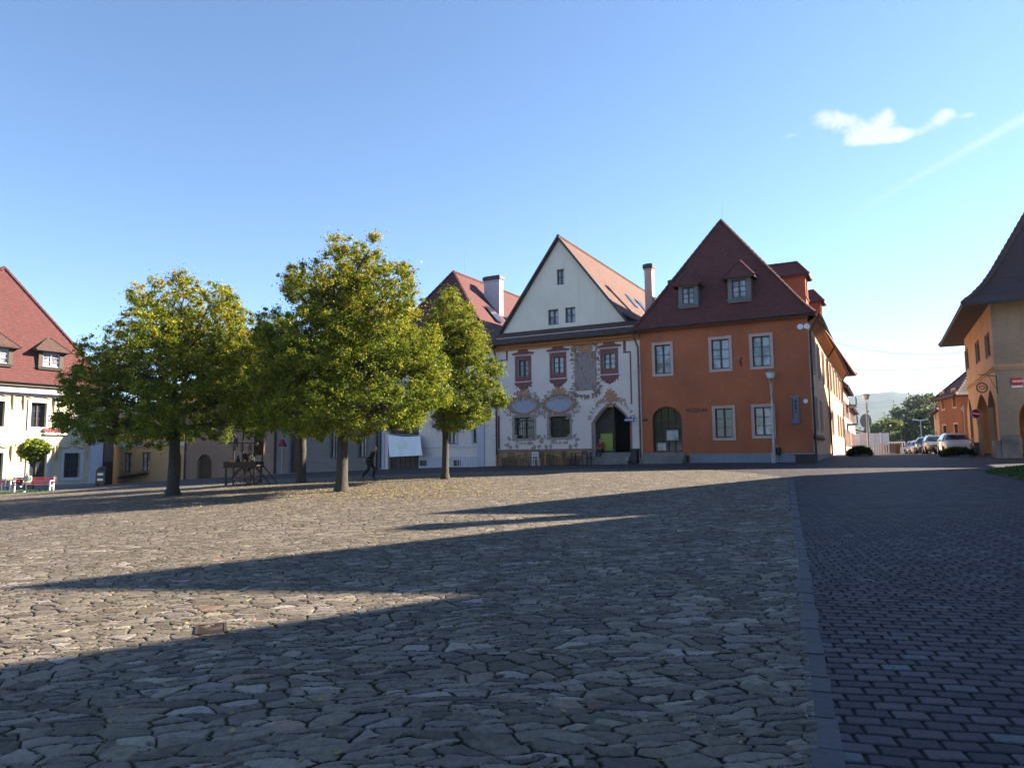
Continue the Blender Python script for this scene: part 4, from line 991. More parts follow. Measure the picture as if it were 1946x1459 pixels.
gt = thing('yard_wall', 'narrow grey yard wall with a rusty gate closing the gap between the cream and ochre houses', 'wall', (*GF(GF.len/2, 0, 0).xy, zg_))
q = MB(GF); q.box(0, GF.len, -.4, 0, zg_, zg_+5.0); q.build('wall', M['grey'], gt); q = MB(GF); q.box(.1, GF.len-.2, 0, .06, zg_+.2, zg_+2.5); q.build('gate', M['darkwood'], gt); q = MB(GF); q.box(-.05, GF.len+.05, -.5, .15, zg_+5.0, zg_+5.15); q.build('coping', M['tiledark'], gt)
# ================================================================ cream house at the left edge
PA = at(193, 921, 61.0); PB_ = PA - Vector((.494, .869, 0))*20.5
FL_ = Fac(PB_, PA); LL = FL_.len; zl = lowz(PA, PB_)-.3
hl = FL_.uv(60, 728, .5)[1]
tl = thing('cream_house', 'cream house with stucco garlands and deep red roof with dormers at the left edge', 'building', (*FL_(LL/2, -8, 0).xy, zl))
mb = MB(FL_)
lw = [FL_.bb(58.5, 765, 88, 811.5), FL_.bb(121, 860.5, 151.5, 907), FL_.bb(55, 862, 88, 911), FL_.bb(-30, 761, 8.5, 810), FL_.bb(-34, 860, 5, 914)]
wl2 = lw[1][1]-lw[1][0]
lw[0] = (lw[0][0], lw[0][1], lw[0][2], lw[0][3])
ucr = FL_.uv(136, 790)
wall(FL_, mb, rect(0, LL, zl, hl), [rect(*r) for r in lw], 0, .35)
mb.face([(LL, 0, zl), (LL, -20, zl), (LL, -20, hl), (LL, 0, hl)]); mb.face([(0, 0, zl), (0, -20, zl), (0, -20, hl), (0, 0, hl)]); mb.face([(0, -20, zl), (LL, -20, zl), (LL, -20, hl), (0, -20, hl)])
mb.build('wall', M['cream'], tl)
for i, r in enumerate(lw):
    wn_ = window(FL_, tl, r, sur='whitetrim', surw=.24, surd=.05, pane='pane', inset=.26)
    u0, u1, h0, h1 = r; c = (u0+u1)/2; W2 = (u1-u0)/2+.55; hh = h1+.62
    gb = MB(FL_)
    for s in (-1, 1):
        pts = [(c+s*W2*(1-t), .05, hh-.32*math.sin(math.pi*t)*(1-.3*t)+.14*t) for t in [k/10 for k in range(11)]]; gb.tube(pts, .055, 6)
        gb.tube([(c+s*W2, .05, hh), (c+s*W2, .06, hh-.5), (c+s*W2, .04, hh-1.25)], [.07, .10, .03], 6)
    gb.box(c-.13, c+.13, 0, .09, hh+.02, hh+.34); gb.box(c-.42, c+.42, 0, .05, hh+.14, hh+.20)
    gb.build('stucco_garland', M['garland'], wn_)
mb = MB(FL_)
for (d0, d1, a, b) in ((0, .12, .95, .72), (.12, .22, .72, .55), (.22, .42, .30, .18)): mb.box(-.1, LL+d1*.5, 0, d1, hl-a if False else hl-1.0+d0, hl-.62+d0)
mb.build('cornice', M['whitetrim'], tl)
mb = MB(FL_); mb.box(LL-1.1, LL-.05, 0, .07, zl, hl-1.0); mb.build('corner_pilaster', M['whitetrim'], tl)
mb = MB(FL_); mb.box(0, LL+.02, 0, .09, zl, zl+1.15); mb.build('plinth', M['plinth'], tl)
apl = at(9, 509, FL_(LL/2, -4, 0).y); al_u = (Vector((apl.x, apl.y, 0))-FL_.o).dot(FL_.a); ald = (Vector((apl.x, apl.y, 0))-FL_.o).dot(FL_.b)
roof(FL_, tl, M['tilered'], -.6, LL+.5, .6, -20, hl, (al_u, ald, apl.z), (al_u, -16, apl.z), prof=[(0, 0), (.08, .07), (.2, .185), (1, 1)])
gutter(FL_, tl, -.6, LL+.5, .66, hl, .09)
mb = MB(FL_); mb.box(-.5, LL+.45, 0, .58, hl-.30, hl-.16); mb.build('soffit', M['darkwood'], tl)
kL = (ald-.6)/(apl.z-hl)
for (px, py) in ((95, 700), (-4, 692)):
    r = pray(px, py); n_ = FL_.b - Vector((0, 0, 1))*kL; t_ = (FL_(0, .6, hl)-EYE).dot(n_)/r.dot(n_); p_ = EYE+r*t_
    u, d, h = (p_-FL_.o).dot(FL_.a), (p_-FL_.o).dot(FL_.b), p_.z
    dormer(Frame(FL_(u, d+.15, h-.12), FL_.a, FL_.b, (0, 0, 1)), tl, 1.9, 0, 1.55, 1.15, 1.9, M['darkwood'], M['tiledark'], 1.25, 1.15, sill=.22, over=.4, frame='whitetrim')
pipe(FL_, tl, [(LL-.1, .6, hl-.05), (LL-.1, .45, hl-.4), (LL+.0, .12, hl-1.2), (LL+.0, .12, zl+.2)], .06)
pz = FL_.bb(83, 822, 128, 825.5)
q = MB(FL_); q.box(pz[0], pz[1], .12, .20, pz[2]-.02, pz[3]+.0); sgn = q.build('fascia_sign', M['whitep'], tl)
q = MB(FL_); q.box(pz[0]-.1, pz[1]-.2, .10, .16, pz[3]+.08, pz[3]+.30); q.box(pz[0], pz[1], .10, .14, pz[3]+.05, pz[3]+.1); q.build('sign_letters', plain('dark_red_sign', (.20, .02, .03), .6), tl)
# ================================================================ arcade house on the right
RC = at(1903, 866, 41.0); RF = at(1848, 862.5, 54.5); RL_ = Fac(RF, RC); Lr = RL_.len; zr = lowz(RC, RF)
hr = (RL_.uv(1893, 581)[1]+RL_.uv(1827, 637)[1])/2
fr_dir = Vector((.906, -.423, 0)); RW = 9.0
RFr = Fac(RC, RC+fr_dir*RW)
ta = thing('arcade_house', 'peach corner house with pointed arcade and tall flared brown roof at the right edge', 'building', (*(RC+fr_dir*6+Vector((3, 8, 0))).xy, zr))
ar = []
for (x0, x1, yt, ys) in ((1839.5, 1849.5, 755, 782), (1857.5, 1879, 746, 776), (1878.5, 1893.5, 738, 772)):
    r = RL_.bb(x0, yt, x1, 861); ar.append(arch(r[0], r[1], zr+.02, RL_.uv((x0+x1)/2, ys)[1], r[3], 'point', 14))
rw = [RL_.bb(1835, 665, 1840.5, 702), RL_.bb(1855, 650, 1861.5, 688), RL_.bb(1873.5, 636, 1881, 678.5)]
mb = MB(RL_); wall(RL_, mb, rect(0, Lr, zr, hr), ar+[rect(*r) for r in rw], 0, .30)
r = RFr.bb(1938, 762, 1985, 866); far_ = arch(r[0], r[1], zr+.02, RFr.uv(1960, 800)[1], r[3], 'round', 14)
fw2 = (5.6, 6.5, 5.6, 7.4)
mf_ = MB(RFr); wall(RFr, mf_, rect(0, RW, zr, hr), [far_, rect(*fw2)], 0, .30); mf_.build('front_wall', M['arcadefront'], ta)
bk = RL_(0, 0, 0); RD = 14.0
cB = RFr(0, -Lr, 0); cA = RFr(RW, -Lr, 0)
mb.face([RFr(RW, 0, zr), RFr(RW, -Lr, zr), RFr(RW, -Lr, hr), RFr(RW, 0, hr)], raw=True)
mb.face([RL_(0, 0, zr), RFr(RW, -Lr, zr), RFr(RW, -Lr, hr), RL_(0, 0, hr)], raw=True)
mb.build('wall', M['arcade'], ta)
mb = MB(RL_)                                                      # vaulted walk behind the arches
mb.face([(-.0, -3.6, zr), (Lr-1, -3.6, zr), (Lr-1, -3.6, zr+4.6), (0, -3.6, zr+4.6)]); mb.face([(0, -.7, zr+4.6), (Lr-.8, -.7, zr+4.6), (Lr-.8, -3.6, zr+4.6), (0, -3.6, zr+4.6)])
mb.build('arcade_passage', M['arcade'], ta)
for r in rw: window(RL_, ta, r, inset=.1, pane='panelit', sur='tan', surw=.08, surd=.02, frame='frame')
window(RFr, ta, fw2, inset=.1, sur='tan', surw=.1)
mb = MB(RL_); hb = RL_.uv(1895, 692)[1]
for f_, l_ in ((RL_, Lr), (RFr, RW)):
    for (d_, a_, b_) in ((.06, -.22, -.1), (.13, -.1, .04), (.07, .04, .12)):
        mb.box(0 if f_ is RFr else -.02, l_+(d_ if f_ is RL_ else 0), 0, d_, hb+a_, hb+b_, fr=f_)
mb.build('string_course', M['arcade'], ta)
mb = MB(RFr); hq = RFr.uv(1925, 833)[1]; mb.box(-.0, r0[0]*0+RFr.bb(1938, 762, 1990, 866)[0], 0, .32, zr, hq)
mb.face([(-.02, .32, hq), (RFr.bb(1938, 762, 1990, 866)[0], .32, hq), (RFr.bb(1938, 762, 1990, 866)[0], 0, hq+.22), (-.02, 0, hq+.22)])
ps = sorted([(min(p_[0] for p_ in a_), max(p_[0] for p_ in a_)) for a_ in ar]); prev = 0.0
for a_, b_ in ps+[(Lr+.3, None)]:
    if a_-prev > .1: mb.build('buttress_base', M['stone'], ta) if mb.v else None; mb = MB(RL_); mb.box(prev, min(a_, Lr+.3)-.02, 0, .30, zr, hq-.1)
    prev = b_
mb.build('buttress_base', M['stone'], ta)
# flared hipped roof
ov2 = 1.55
ctr = RFr(RW/2, -Lr/2, 0)
rrf = Fac(RC, RC+fr_dir)
# eaves rectangle in the front face's frame; left side follows the street wall
def flared(parent, m):
    mb = MB(WF); E = [RFr(-ov2, ov2*.9, hr-.1), RFr(RW+ov2, ov2*.9, hr-.1), RFr(RW+ov2, -Lr-ov2, hr-.1), RL_(-ov2-.4, ov2, hr-.1)]
    c = RFr(RW/2, -Lr/2+.5, 0); top = [RFr(RW/2, -Lr/2+1.5, 18.6)]*2+[RFr(RW/2, -Lr/2-1.5, 18.6)]*2
    prof = [(0, 0), (.10, .055), (.22, .145), (.36, .28), (.52, .455), (1, 1)]; rings = []
    for t_, s_ in prof: rings.append([Vector((e.x+(p_.x-e.x)*t_, e.y+(p_.y-e.y)*t_, e.z+(p_.z-e.z)*s_)) for e, p_ in zip(E, top)])
    for a_, b_ in zip(rings, rings[1:]):
        for k in range(4):
            k2 = (k+1) % 4; mb.face([a_[k], a_[k2], b_[k2], b_[k]], raw=True)
    o = mb.build('roof', m, parent)
    sb = MB(WF); z_ = Vector((0, 0, -.16)); wt = [RFr(0, 0, hr-.0), RFr(RW, 0, hr), RFr(RW, -Lr, hr), RL_(0, 0, hr)]
    for k in range(4):
        k2 = (k+1) % 4; sb.face([E[k]+z_, E[k2]+z_, E[k2], E[k]], raw=True); sb.face([E[k]+z_, E[k2]+z_, wt[k2], wt[k]], raw=True)
    sb.build('soffit', M['darkwood'], parent)
    cb = MB(WF)
    for k in range(4):
        ln = [r_[k] for r_ in rings]
        for a_, b_ in zip(ln, ln[1:]):
            n = max(1, int((b_-a_).length/.42)); dv = (b_-a_)/n
            for i in range(n): cb.tube([tuple(a_+dv*i+Vector((0, 0, .02))), tuple(a_+dv*(i+1.1)+Vector((0, 0, .05)))], [.12, .17], 6)
    a_, b_ = E[3], E[0]; n = int((b_-a_).length/.2)
    for i in range(n): cb.tube([tuple(a_+(b_-a_)*(i/n)), tuple(a_+(b_-a_)*(i/n)+Vector((.1, 0, .05)))], .07, 5)
    cb.build('ridge_tiles', m, o)
flared(ta, M['tiledark'])
# bracket sign, street plate
u, h = RL_.uv(1893, 715); sb = MB(RL_)
sg = thing('hanging_sign', 'round wrought-iron tavern sign with a steaming cup hanging from an arm above the arches', 'sign', tuple(RL_(u, .1, h)))
ps_ = RL_(u, 0, h); pd = at(1866, 736.5, 39.4)
arm = MB(); up_ = Vector((0, 0, 1)); hx = Vector((pd.x, pd.y, h)); hx2 = at(1859, 719, 39.5)
side = (Vector((hx2.x, hx2.y, 0))-Vector((ps_.x, ps_.y, 0))).normalized()
arm.tube([tuple(ps_), tuple(ps_+side*2.1)], .022, 6); arm.tube([tuple(ps_-up_*.0), tuple(ps_-up_*1.0)], .03, 6); arm.tube([tuple(ps_-up_*.8), tuple(ps_+side*1.0)], .014, 5)
arm.build('sign_arm', M['iron'], sg)
dq = cR; sf_ = Frame(pd, (.97, -.24, 0), (-.24, -.97, 0), (0, 0, 1)); dm = MB(sf_)
ring = lambda r_, n=20: [(r_*math.cos(2*math.pi*k/n), 0, r_*math.sin(2*math.pi*k/n)) for k in range(n+1)]
dm.tube(ring(.27), .028, 6); dm.tube(ring(.22), .010, 5)
dm.tube([(-.13, 0, .06), (-.11, 0, -.04), (-.05, 0, -.1), (.05, 0, -.1), (.1, 0, -.04), (.12, 0, .06), (-.13, 0, .06)], .022, 5); dm.tube([(.12, 0, .04), (.19, 0, .02), (.17, 0, -.05), (.1, 0, -.05)], .016, 5)
for k in (-1, 0, 1): dm.tube([(k*.07, 0, .09), (k*.07+.02, 0, .12), (k*.07, 0, .16)], .012, 4)
dm.tube([(0, 0, .28), (0, 0, .52)], .008, 4); dm.build('sign_disc', M['iron'], sg)
r = RFr.bb(1921.5, 718, 1943, 731); q = MB(RFr); q.box(r[0], r[1], .01, .05, r[2], r[3])
sp_ = tag(q.build('street_plate', M['red'], loc=None), 'red street name plate with white rule on the front wall of the arcade house', 'sign'); q = MB(RFr); q.box(r[0], r[1], .01, .045, r[2]-.16, r[2]-.05)
for k in range(9): q.box(r[0]+.06+k*.065, r[0]+.10+k*.065, .05, .054, r[2]+.14, r[2]+.26)
q.build('lettering', M['whitep'], sp_)
# ---- further houses along the right of the street
def cottage(name, label, A_, B_, m, hEv, hR, depth, tilem='tiledark', nw=3, storeys=1, bal=None, sur='trim', dorm=0, wm='pane', group=None):
    f = Fac(A_, B_); zb = min(g(A_[0], A_[1]), g(B_[0], B_[1]))-.3; L_ = f.len
    t = thing(name, label, 'building', (*f(L_/2, -depth/2, 0).xy, zb), group)
    mb = MB(f); ws_ = []
    for s in range(storeys):
        for k in range(nw):
            c = L_*(k+.5)/nw; b = zb+1.4+s*3.0; ws_.append((c-.45, c+.45, b, b+1.5))
    wall(f, mb, rect(0, L_, zb, hEv), [rect(*r) for r in ws_], 0, .2)
    for q in ([(0, 0), (0, -depth)], [(L_, 0), (L_, -depth)], [(0, -depth), (L_, -depth)]): mb.face([(*q[0], zb), (*q[1], zb), (*q[1], hEv), (*q[0], hEv)])
    mb.build('wall', M[m], t)
    for r in ws_: window(f, t, r, sur=sur, surw=.12, pane=wm)
    roof(f, t, M[tilem], -.35, L_+.35, .5, -depth-.4, hEv, (L_/2, -2.2, hR), (L_/2, -depth+2.2, hR))
    gutter(f, t, -.3, L_+.3, .55, hEv)
    return t, f, zb
# orange house beyond the arcade: its end wall faces us
c1, f1, zb1 = cottage('orange_house', 'dark orange house with stepped old tiled roof beyond the arcade house', at(1789, 860, 66), at(1833, 862, 60), 'orangefar', at(1800, 757, 64).z, at(1815, 704, 66).z, 10, nw=2, storeys=2)
c2, f2_, zb2 = cottage('street_house', 'smaller orange house with cream gable, farthest on the right side of the street', at(1779, 858, 84), at(1795, 860, 74), 'yellow', at(1786, 782, 78).z, at(1794, 745, 80).z, 9, nw=2, storeys=2)
# houses continuing the museum's side of the street
e1 = sd_end + (sd_end-PR).normalized()*13; e2 = e1 + (sd_end-PR).normalized()*16
c3, f3_, zb3 = cottage('balcony_house', 'pale pink house with iron balconies directly beyond the museum wing', sd_end+(sd_end-PR).normalized()*.4, e1, 'pink', 8.0, 12.3, 9, 'tileorange', nw=4, storeys=2)
for h_ in (3.6, 5.6):
    q = MB(f3_); q.box(5, 9, 0, 1.0, zb3+h_, zb3+h_+.12)
    for k in range(17): q.box(5+k*.245, 5.03+k*.245, .95, .98, zb3+h_+.12, zb3+h_+.95)
    q.box(5, 9, .93, 1.0, zb3+h_+.95, zb3+h_+1.0); q.build('balcony', M['iron'], c3)
c4, f4_, zb4 = cottage('far_row_house', 'white house with brown roof at the far end of the museum side', e1+(e2-e1)*.03, e2, 'white', 6.5, 10.5, 9, 'tile', nw=5, storeys=2)
# ---- the row on the sunny side, out of view to the right; its gables cast the long pointed shadows on the square
ur = Vector((-.47, -.883, 0)); RO = Vector((30.8, 33.6, 0)); RWF = Fac(RO, RO+ur*40)
for (nm, lb, a, pk, b, zl_, zp, zr_, m_, ch_) in (
    ('gabled_townhouse', 'cream gabled townhouse out of view to the right, nearest the arcade house', 0, 8.45, 13.0, 11.1, 16.1, 12.0, 'cream', 11.65),
    ('gabled_townhouse', 'grey gabled townhouse out of view to the right, between a cream and a yellow one', 13.06, 17.6, 22.1, 12.0, 16.1, 11.5, 'grey', None),
    ('gabled_townhouse', 'yellow gabled townhouse out of view to the right, beside the camera', 22.16, 26.8, 31.2, 11.5, 16.1, 11.5, 'yellow', None),
    ('gabled_townhouse', 'tan gabled townhouse out of view to the right, behind the camera', 31.26, 35.9, 48, 11.5, 16.1, 10, 'tan', None)):
    zb = g(*RWF((a+b)/2, 0, 0).xy)-.4; t = thing(nm, lb, 'building', (*RWF((a+b)/2, -6, 0).xy, zb)); mb = MB(RWF); n_ = 3; ws_ = []
    for k in range(n_):
        for s_ in range(2):
            c = a+(b-a)*(k+.5)/n_; ws_.append((c-.5, c+.5, zb+1.5+3.3*s_, zb+3.2+3.3*s_))
    out_ = [(a, zb), (b, zb), (b, zr_), (pk, zp), (a, zl_)]
    wall(RWF, mb, out_, [rect(*r) for r in ws_], 0, .25); mb.flat(rect(a, b, zb, min(zl_, zr_)), (), -11)
    mb.face([(a, 0, zb), (a, -11, zb), (a, -11, zl_), (a, 0, zl_)]); mb.face([(b, 0, zb), (b, -11, zb), (b, -11, zr_), (b, 0, zr_)])
    mb.build('wall', M[m_], t)
    for r in ws_: window(RWF, t, r, pane='pane')
    rb = MB(RWF)
    for (ua, za, uc, zc) in ((a-.02, zl_, pk, zp), (b+.02, zr_, pk, zp)):
        rb.face([(ua, .2, za+.05), (uc, .2, zc+.05), (uc, -6.5, za+.6), (ua, -6.5, za+.05)]); rb.face([(ua, -6.5, za+.05), (uc, -6.5, za+.6), (uc, -11, za), (ua, -11, za)])
    rb.build('roof', M['tile'], t)
    if ch_: chimney(RWF, t, ch_-.35, ch_+.35, -.9, -.2, 12.0, 15.5, 'grey')
# ================================================================ trees
LEAVES = []
def leaf_mesh(name, centers, n_per, rad, size, colf, parent, rs, up=.25, flatten=.75):
    """many small folded leaves gathered in clumps"""
    cs = np.repeat(np.array([c[0] for c in centers]), n_per, axis=0); rr = np.repeat(np.array([c[1] for c in centers]), n_per)
    n = len(cs); d = rs.normal(size=(n, 3)); d /= np.linalg.norm(d, axis=1)[:, None]
    q = np.abs(rs.normal(size=n))*.62; p = cs + d*(rr*q)[:, None]*np.array([1, 1, flatten])
    nrm = d*.7 + rs.normal(size=(n, 3))*.55 + np.array([0, 0, up]); nrm /= np.linalg.norm(nrm, axis=1)[:, None]
    t = rs.normal(size=(n, 3)); t -= nrm*(t*nrm).sum(1)[:, None]; t /= np.linalg.norm(t, axis=1)[:, None]; b = np.cross(nrm, t)
    s = size*(.65+.7*rs.random(n)); s = s[:, None]
    P = np.stack([p-t*s, p+b*s*.55+nrm*s*.12, p+t*s*1.05-nrm*s*.15, p-b*s*.55+nrm*s*.12], 1).reshape(-1, 3)
    org = np.array(PLOC[parent.name]); me = bpy.data.meshes.new(name)
    me.vertices.add(4*n); me.vertices.foreach_set('co', (P-org).ravel()); me.loops.add(4*n); me.loops.foreach_set('vertex_index', np.arange(4*n, dtype=np.int32))
    me.polygons.add(n); me.polygons.foreach_set('loop_start', np.arange(0, 4*n, 4, dtype=np.int32)); me.update(calc_edges=True)
    me.materials.append(M['leaf'])
    col = colf(p, np.repeat(np.arange(len(centers)), n_per), rs)
    a = me.color_attributes.new('leafcol', 'FLOAT_COLOR', 'POINT'); c4 = np.ones((n, 4)); c4[:, :3] = col
    a.data.foreach_set('color', np.repeat(c4, 4, axis=0).ravel())
    o = bpy.data.objects.new(name, me); SC.collection.objects.link(o); o.parent = parent; PLOC[o.name] = PLOC[parent.name]; return o
GREENS = np.array([(.072, .115, .012), (.120, .170, .015), (.20, .240, .018), (.090, .135, .014), (.31, .33, .020)])
GOLDS = np.array([(.50, .33, .025), (.44, .38, .035), (.48, .22, .025), (.38, .35, .028)])
def autumn(goldness, zlo, zhi):
    def f(p, ci, rs):
        n = len(p); nc = ci.max()+1
        cg = rs.random(nc); cb = rs.integers(0, len(GREENS), nc)
        hz = np.clip((p[:, 2]-zlo)/(zhi-zlo), 0, 1)
        pg = np.clip(goldness*(.03+1.25*hz**2.0)+(cg[ci]-.75)*1.8*(goldness+.15)*(.12+1.2*hz), .01, .9)
        gold = rs.random(n) < pg*.8
        gi = np.where(rs.random(n) < .6, cb[ci], rs.integers(0, len(GREENS), n))
        c = GREENS[gi]*(.75+.5*rs.random((n, 1))); c2 = GOLDS[rs.integers(0, len(GOLDS), n)]*(.7+.6*rs.random((n, 1)))
        c = np.where(gold[:, None], c2, c); return c*(.85+.3*cg[ci])[:, None]
    return f
def limb(mb, a, b, r0, r1, rng, bend=.12, seg=7, n=6):
    a, b = Vector(a), Vector(b); d = b-a; L_ = d.length
    off = Vector((rng.uniform(-1, 1), rng.uniform(-1, 1), rng.uniform(-.2, .6)))*L_*bend
    pts = [a + d*(k/n) + off*math.sin(math.pi*k/n) for k in range(n+1)]
    mb.tube([tuple(p) for p in pts], [r0+(r1-r0)*(k/n)**.8 for k in range(n+1)], seg); return pts
def square_tree(label, base_px, top_px, blobs, trunk_r, gold, seed, dens=1.0, group='broadleaf trees on the cobbled square', leaf=.042, lean=0, dry=0):
    rng = random.Random(seed); rs = np.random.default_rng(seed)
    B = gnd(*base_px) if len(base_px) == 2 else Vector(base_px[2]); Y = B.y
    t = thing('broadleaf_tree', label, 'tree', tuple(B), group)
    cl = []; ctrs = []
    mean = sum((at(px, py, Y) for px, py, r in blobs), Vector())/len(blobs)
    zmin = 1e9; zmax = 0
    for (px, py, r) in blobs:
        R0 = (r*.93-3)/F_PX*Y; c = at(px, py, Y); lat = abs(c.x-mean.x)
        spread = max(0, (max(abs(at(q[0], q[1], Y).x-mean.x) for q in blobs))**2-lat**2)**.5
        for s in (-1, 1, 0):
            dy = rng.uniform(.25, .75)*spread*s if s else rng.uniform(-.2, .2)*spread
            # keep the silhouette as seen: scale about the eye is not used, the crown simply has depth
            k = (Y+dy)/Y
            cc = Vector((c.x + (c.x)*(k-1)*.5, Y+dy, c.z)); Rr = R0*(1 if s == 0 else .9)
            ctrs.append(cc); nclump = int(dens*46*(Rr**2)/1.0)+6
            for _ in range(nclump):
                v = Vector((rng.gauss(0, 1), rng.gauss(0, 1), rng.gauss(0, 1))).normalized()*Rr*(rng.uniform(.35, 1.0)**.6)
                p = cc+v; cl.append((tuple(p), rng.uniform(.12, .42)*(.7 if v.length > Rr*.9 else 1)))
                zmin = min(zmin, p.z); zmax = max(zmax, p.z)
    mb = MB(); fork = Vector((B.x+lean, B.y, mean.z*.25+zmin*.75)); H = fork.z-B.z
    pts = [(B.x, B.y, B.z-.15), (B.x, B.y, B.z+.05), (B.x+lean*.1, B.y, B.z+.3), (B.x+lean*.5+.02, B.y, B.z+H*.5), (B.x+lean, B.y, fork.z)]
    mb.tube(pts, [trunk_r*1.75, trunk_r*1.45, trunk_r*1.08, trunk_r*.95, trunk_r*.85], 14)
    top = Vector((mean.x*.7+fork.x*.3, mean.y, zmax-2.2)); lead = limb(mb, fork, top, trunk_r*.8, .03, rng, .03, 8, 8)
    for k, c in enumerate(ctrs):
        s = lead[min(7, max(0, int((c.z-fork.z)/(max(.1, top.z-fork.z))*5)))]
        e = limb(mb, s, Vector(s).lerp(c, .85), trunk_r*.38, .02, rng, .10)
        for _ in range(3):
            m_ = e[rng.randint(2, 5)]; limb(mb, m_, m_+Vector((rng.uniform(-1, 1), rng.uniform(-1, 1), rng.uniform(-.1, 1)))*.7, .035, .010, rng, .15, 5, 4)
    mb.build('trunk', M['bark'], t, smooth=True)
    leaf_mesh('crown', cl, 74, None, leaf, autumn(gold, zmin, zmax), t, rs)
    return t
T1 = [(495, 655, 34), (450, 600, 34), (505, 740, 38), (120, 800, 24), (130, 760, 26), (185, 830, 24), (290, 830, 34), (235, 700, 50), (400, 720, 60), (330, 650, 60), (340, 585, 55), (425, 580, 42), (300, 620, 50), (250, 650, 48), (210, 690, 45), (175, 745, 52), (150, 720, 30), (155, 800, 38), (380, 650, 70), (320, 700, 85), (440, 660, 55), (250, 770, 75), (330, 790, 62), (430, 750, 75), (210, 810, 34), (400, 815, 35), (470, 700, 40), (275, 570, 26), (360, 548, 26), (480, 800, 40)]
T3 = [(610, 660, 80), (670, 560, 60), (745, 650, 70), (830, 700, 34), (835, 750, 30), (780, 790, 38), (680, 810, 40), (600, 810, 36), (540, 700, 60), (500, 640, 30), (660, 500, 32), (650, 540, 52), (715, 530, 46), (590, 560, 52), (560, 545, 30), (720, 610, 75), (640, 620, 85), (540, 640, 58), (770, 580, 42), (700, 700, 95), (590, 710, 90), (520, 720, 50), (790, 680, 50), (650, 770, 65), (740, 775, 55), (560, 785, 52), (800, 755, 45), (510, 790, 38), (690, 490, 22), (722, 485, 14), (820, 640, 30), (770, 520, 24)]
T2 = [(520, 700, 60), (560, 760, 60), (500, 780, 50), (590, 790, 45), (530, 640, 50), (480, 730, 40)]
T4 = [(838, 592, 26), (884, 590, 22), (868, 645, 46), (905, 640, 30), (825, 650, 34), (800, 720, 30), (950, 760, 24), (860, 800, 30), (890, 790, 36), (790, 760, 26), (895, 620, 26), (858, 562, 20), (855, 585, 32), (868, 620, 38), (835, 615, 34), (850, 670, 48), (905, 670, 34), (895, 710, 52), (930, 745, 36), (870, 750, 58), (820, 745, 42), (915, 785, 30), (845, 790, 34), (812, 690, 34), (885, 650, 28), (940, 700, 24)]
square_tree('wide autumn tree with golden top, leftmost of the four big trees on the cobbles', (328, 941), None, T1, .235, .85, 21)
square_tree('dark green tree with shaded trunk, partly hidden behind the tallest tree', (573, 917), None, T2, .20, .3, 22)
square_tree('tallest autumn tree with thick sunlit trunk, in the middle of the row', (649, 934), None, T3, .225, .66, 23)
square_tree('smallest tree of the row with slim trunk and narrow top, nearest the painted gable house', (846, 910), None, T4, .16, .5, 24, leaf=.042)
# small round-headed tree in front of the cream house
rb_ = at(62, 928, 53); square_tree('small lollipop-shaped tree on a thin trunk in front of the cream house', (0, 0, (rb_.x, rb_.y, g(rb_.x, rb_.y))), None, [(65, 852, 24), (50, 857, 15), (82, 853, 14), (64, 862, 18)], .07, .12, 25, dens=1.6, group=None, leaf=.11)
# distant trees at the street's end
def far_tree(label, X, Y, H, Rw, seed, cols, n=1400, trunk_h=.12, leaf=.35):
    rng = random.Random(seed); rs = np.random.default_rng(seed); z = g(X, Y)-1
    t = thing('broadleaf_tree', label, 'tree', (X, Y, z), 'trees beyond the end of the street')
    cl = []
    for _ in range(int(n/12)):
        v = Vector((rng.gauss(0, 1), rng.gauss(0, 1), rng.gauss(0, 1))).normalized()*rng.uniform(.5, 1)**.5
        zz = v.z*.5+.5; w_ = (1-abs(zz-.42)**1.7*1.1); cl.append(((X+v.x*Rw*w_, Y+v.y*Rw*w_, z+H*(trunk_h+(1-trunk_h)*zz)), rng.uniform(.08, .17)*H))
    mb = MB(); top = Vector((X, Y, z+H*.8)); mb.tube([(X, Y, z-.5), (X, Y, z+H*.3), (X, Y, z+H*.8)], [H*.03, H*.022, .05], 7)
    for k in range(8): limb(mb, Vector((X, Y, z+H*(.2+.05*k))), Vector(cl[k*3][0]), H*.012, .04, rng, .1, 5, 4)
    mb.build('trunk', M['bark'], t)
    cols = np.array(cols)
    leaf_mesh('crown', cl, 34, None, leaf, lambda p, ci, r: cols[r.integers(0, len(cols), len(p))]*(.7+.6*r.random((len(p), 1))), t, rs)
DK = [(.022, .040, .018), (.030, .050, .020), (.018, .032, .016)]; LG = [(.11, .13, .02), (.08, .11, .02), (.15, .15, .025)]
def gx(px, Y): return at(px, 850, Y).x
far_tree('broad dark tree rising highest behind the parked cars', gx(1762, 190), 190, 16.5, 9.5, 31, DK, 3200)
far_tree('darker round tree just left of the orange house roofs', gx(1768, 150), 150, 10.5, 5.0, 32, DK, 1800)
far_tree('yellow-green tree behind the long white site fence', gx(1692, 165), 165, 8.8, 5.6, 33, LG, 2200, .02)
far_tree('small pale green tree between the yellow-green and the dark trees', gx(1722, 158), 158, 6.2, 3.0, 34, LG, 1000, .02)
far_tree('low green tree half hidden at the left end of the site fence', gx(1660, 185), 185, 7.5, 4.5, 35, [(.06, .09, .02), (.05, .08, .03)], 1200, .02)
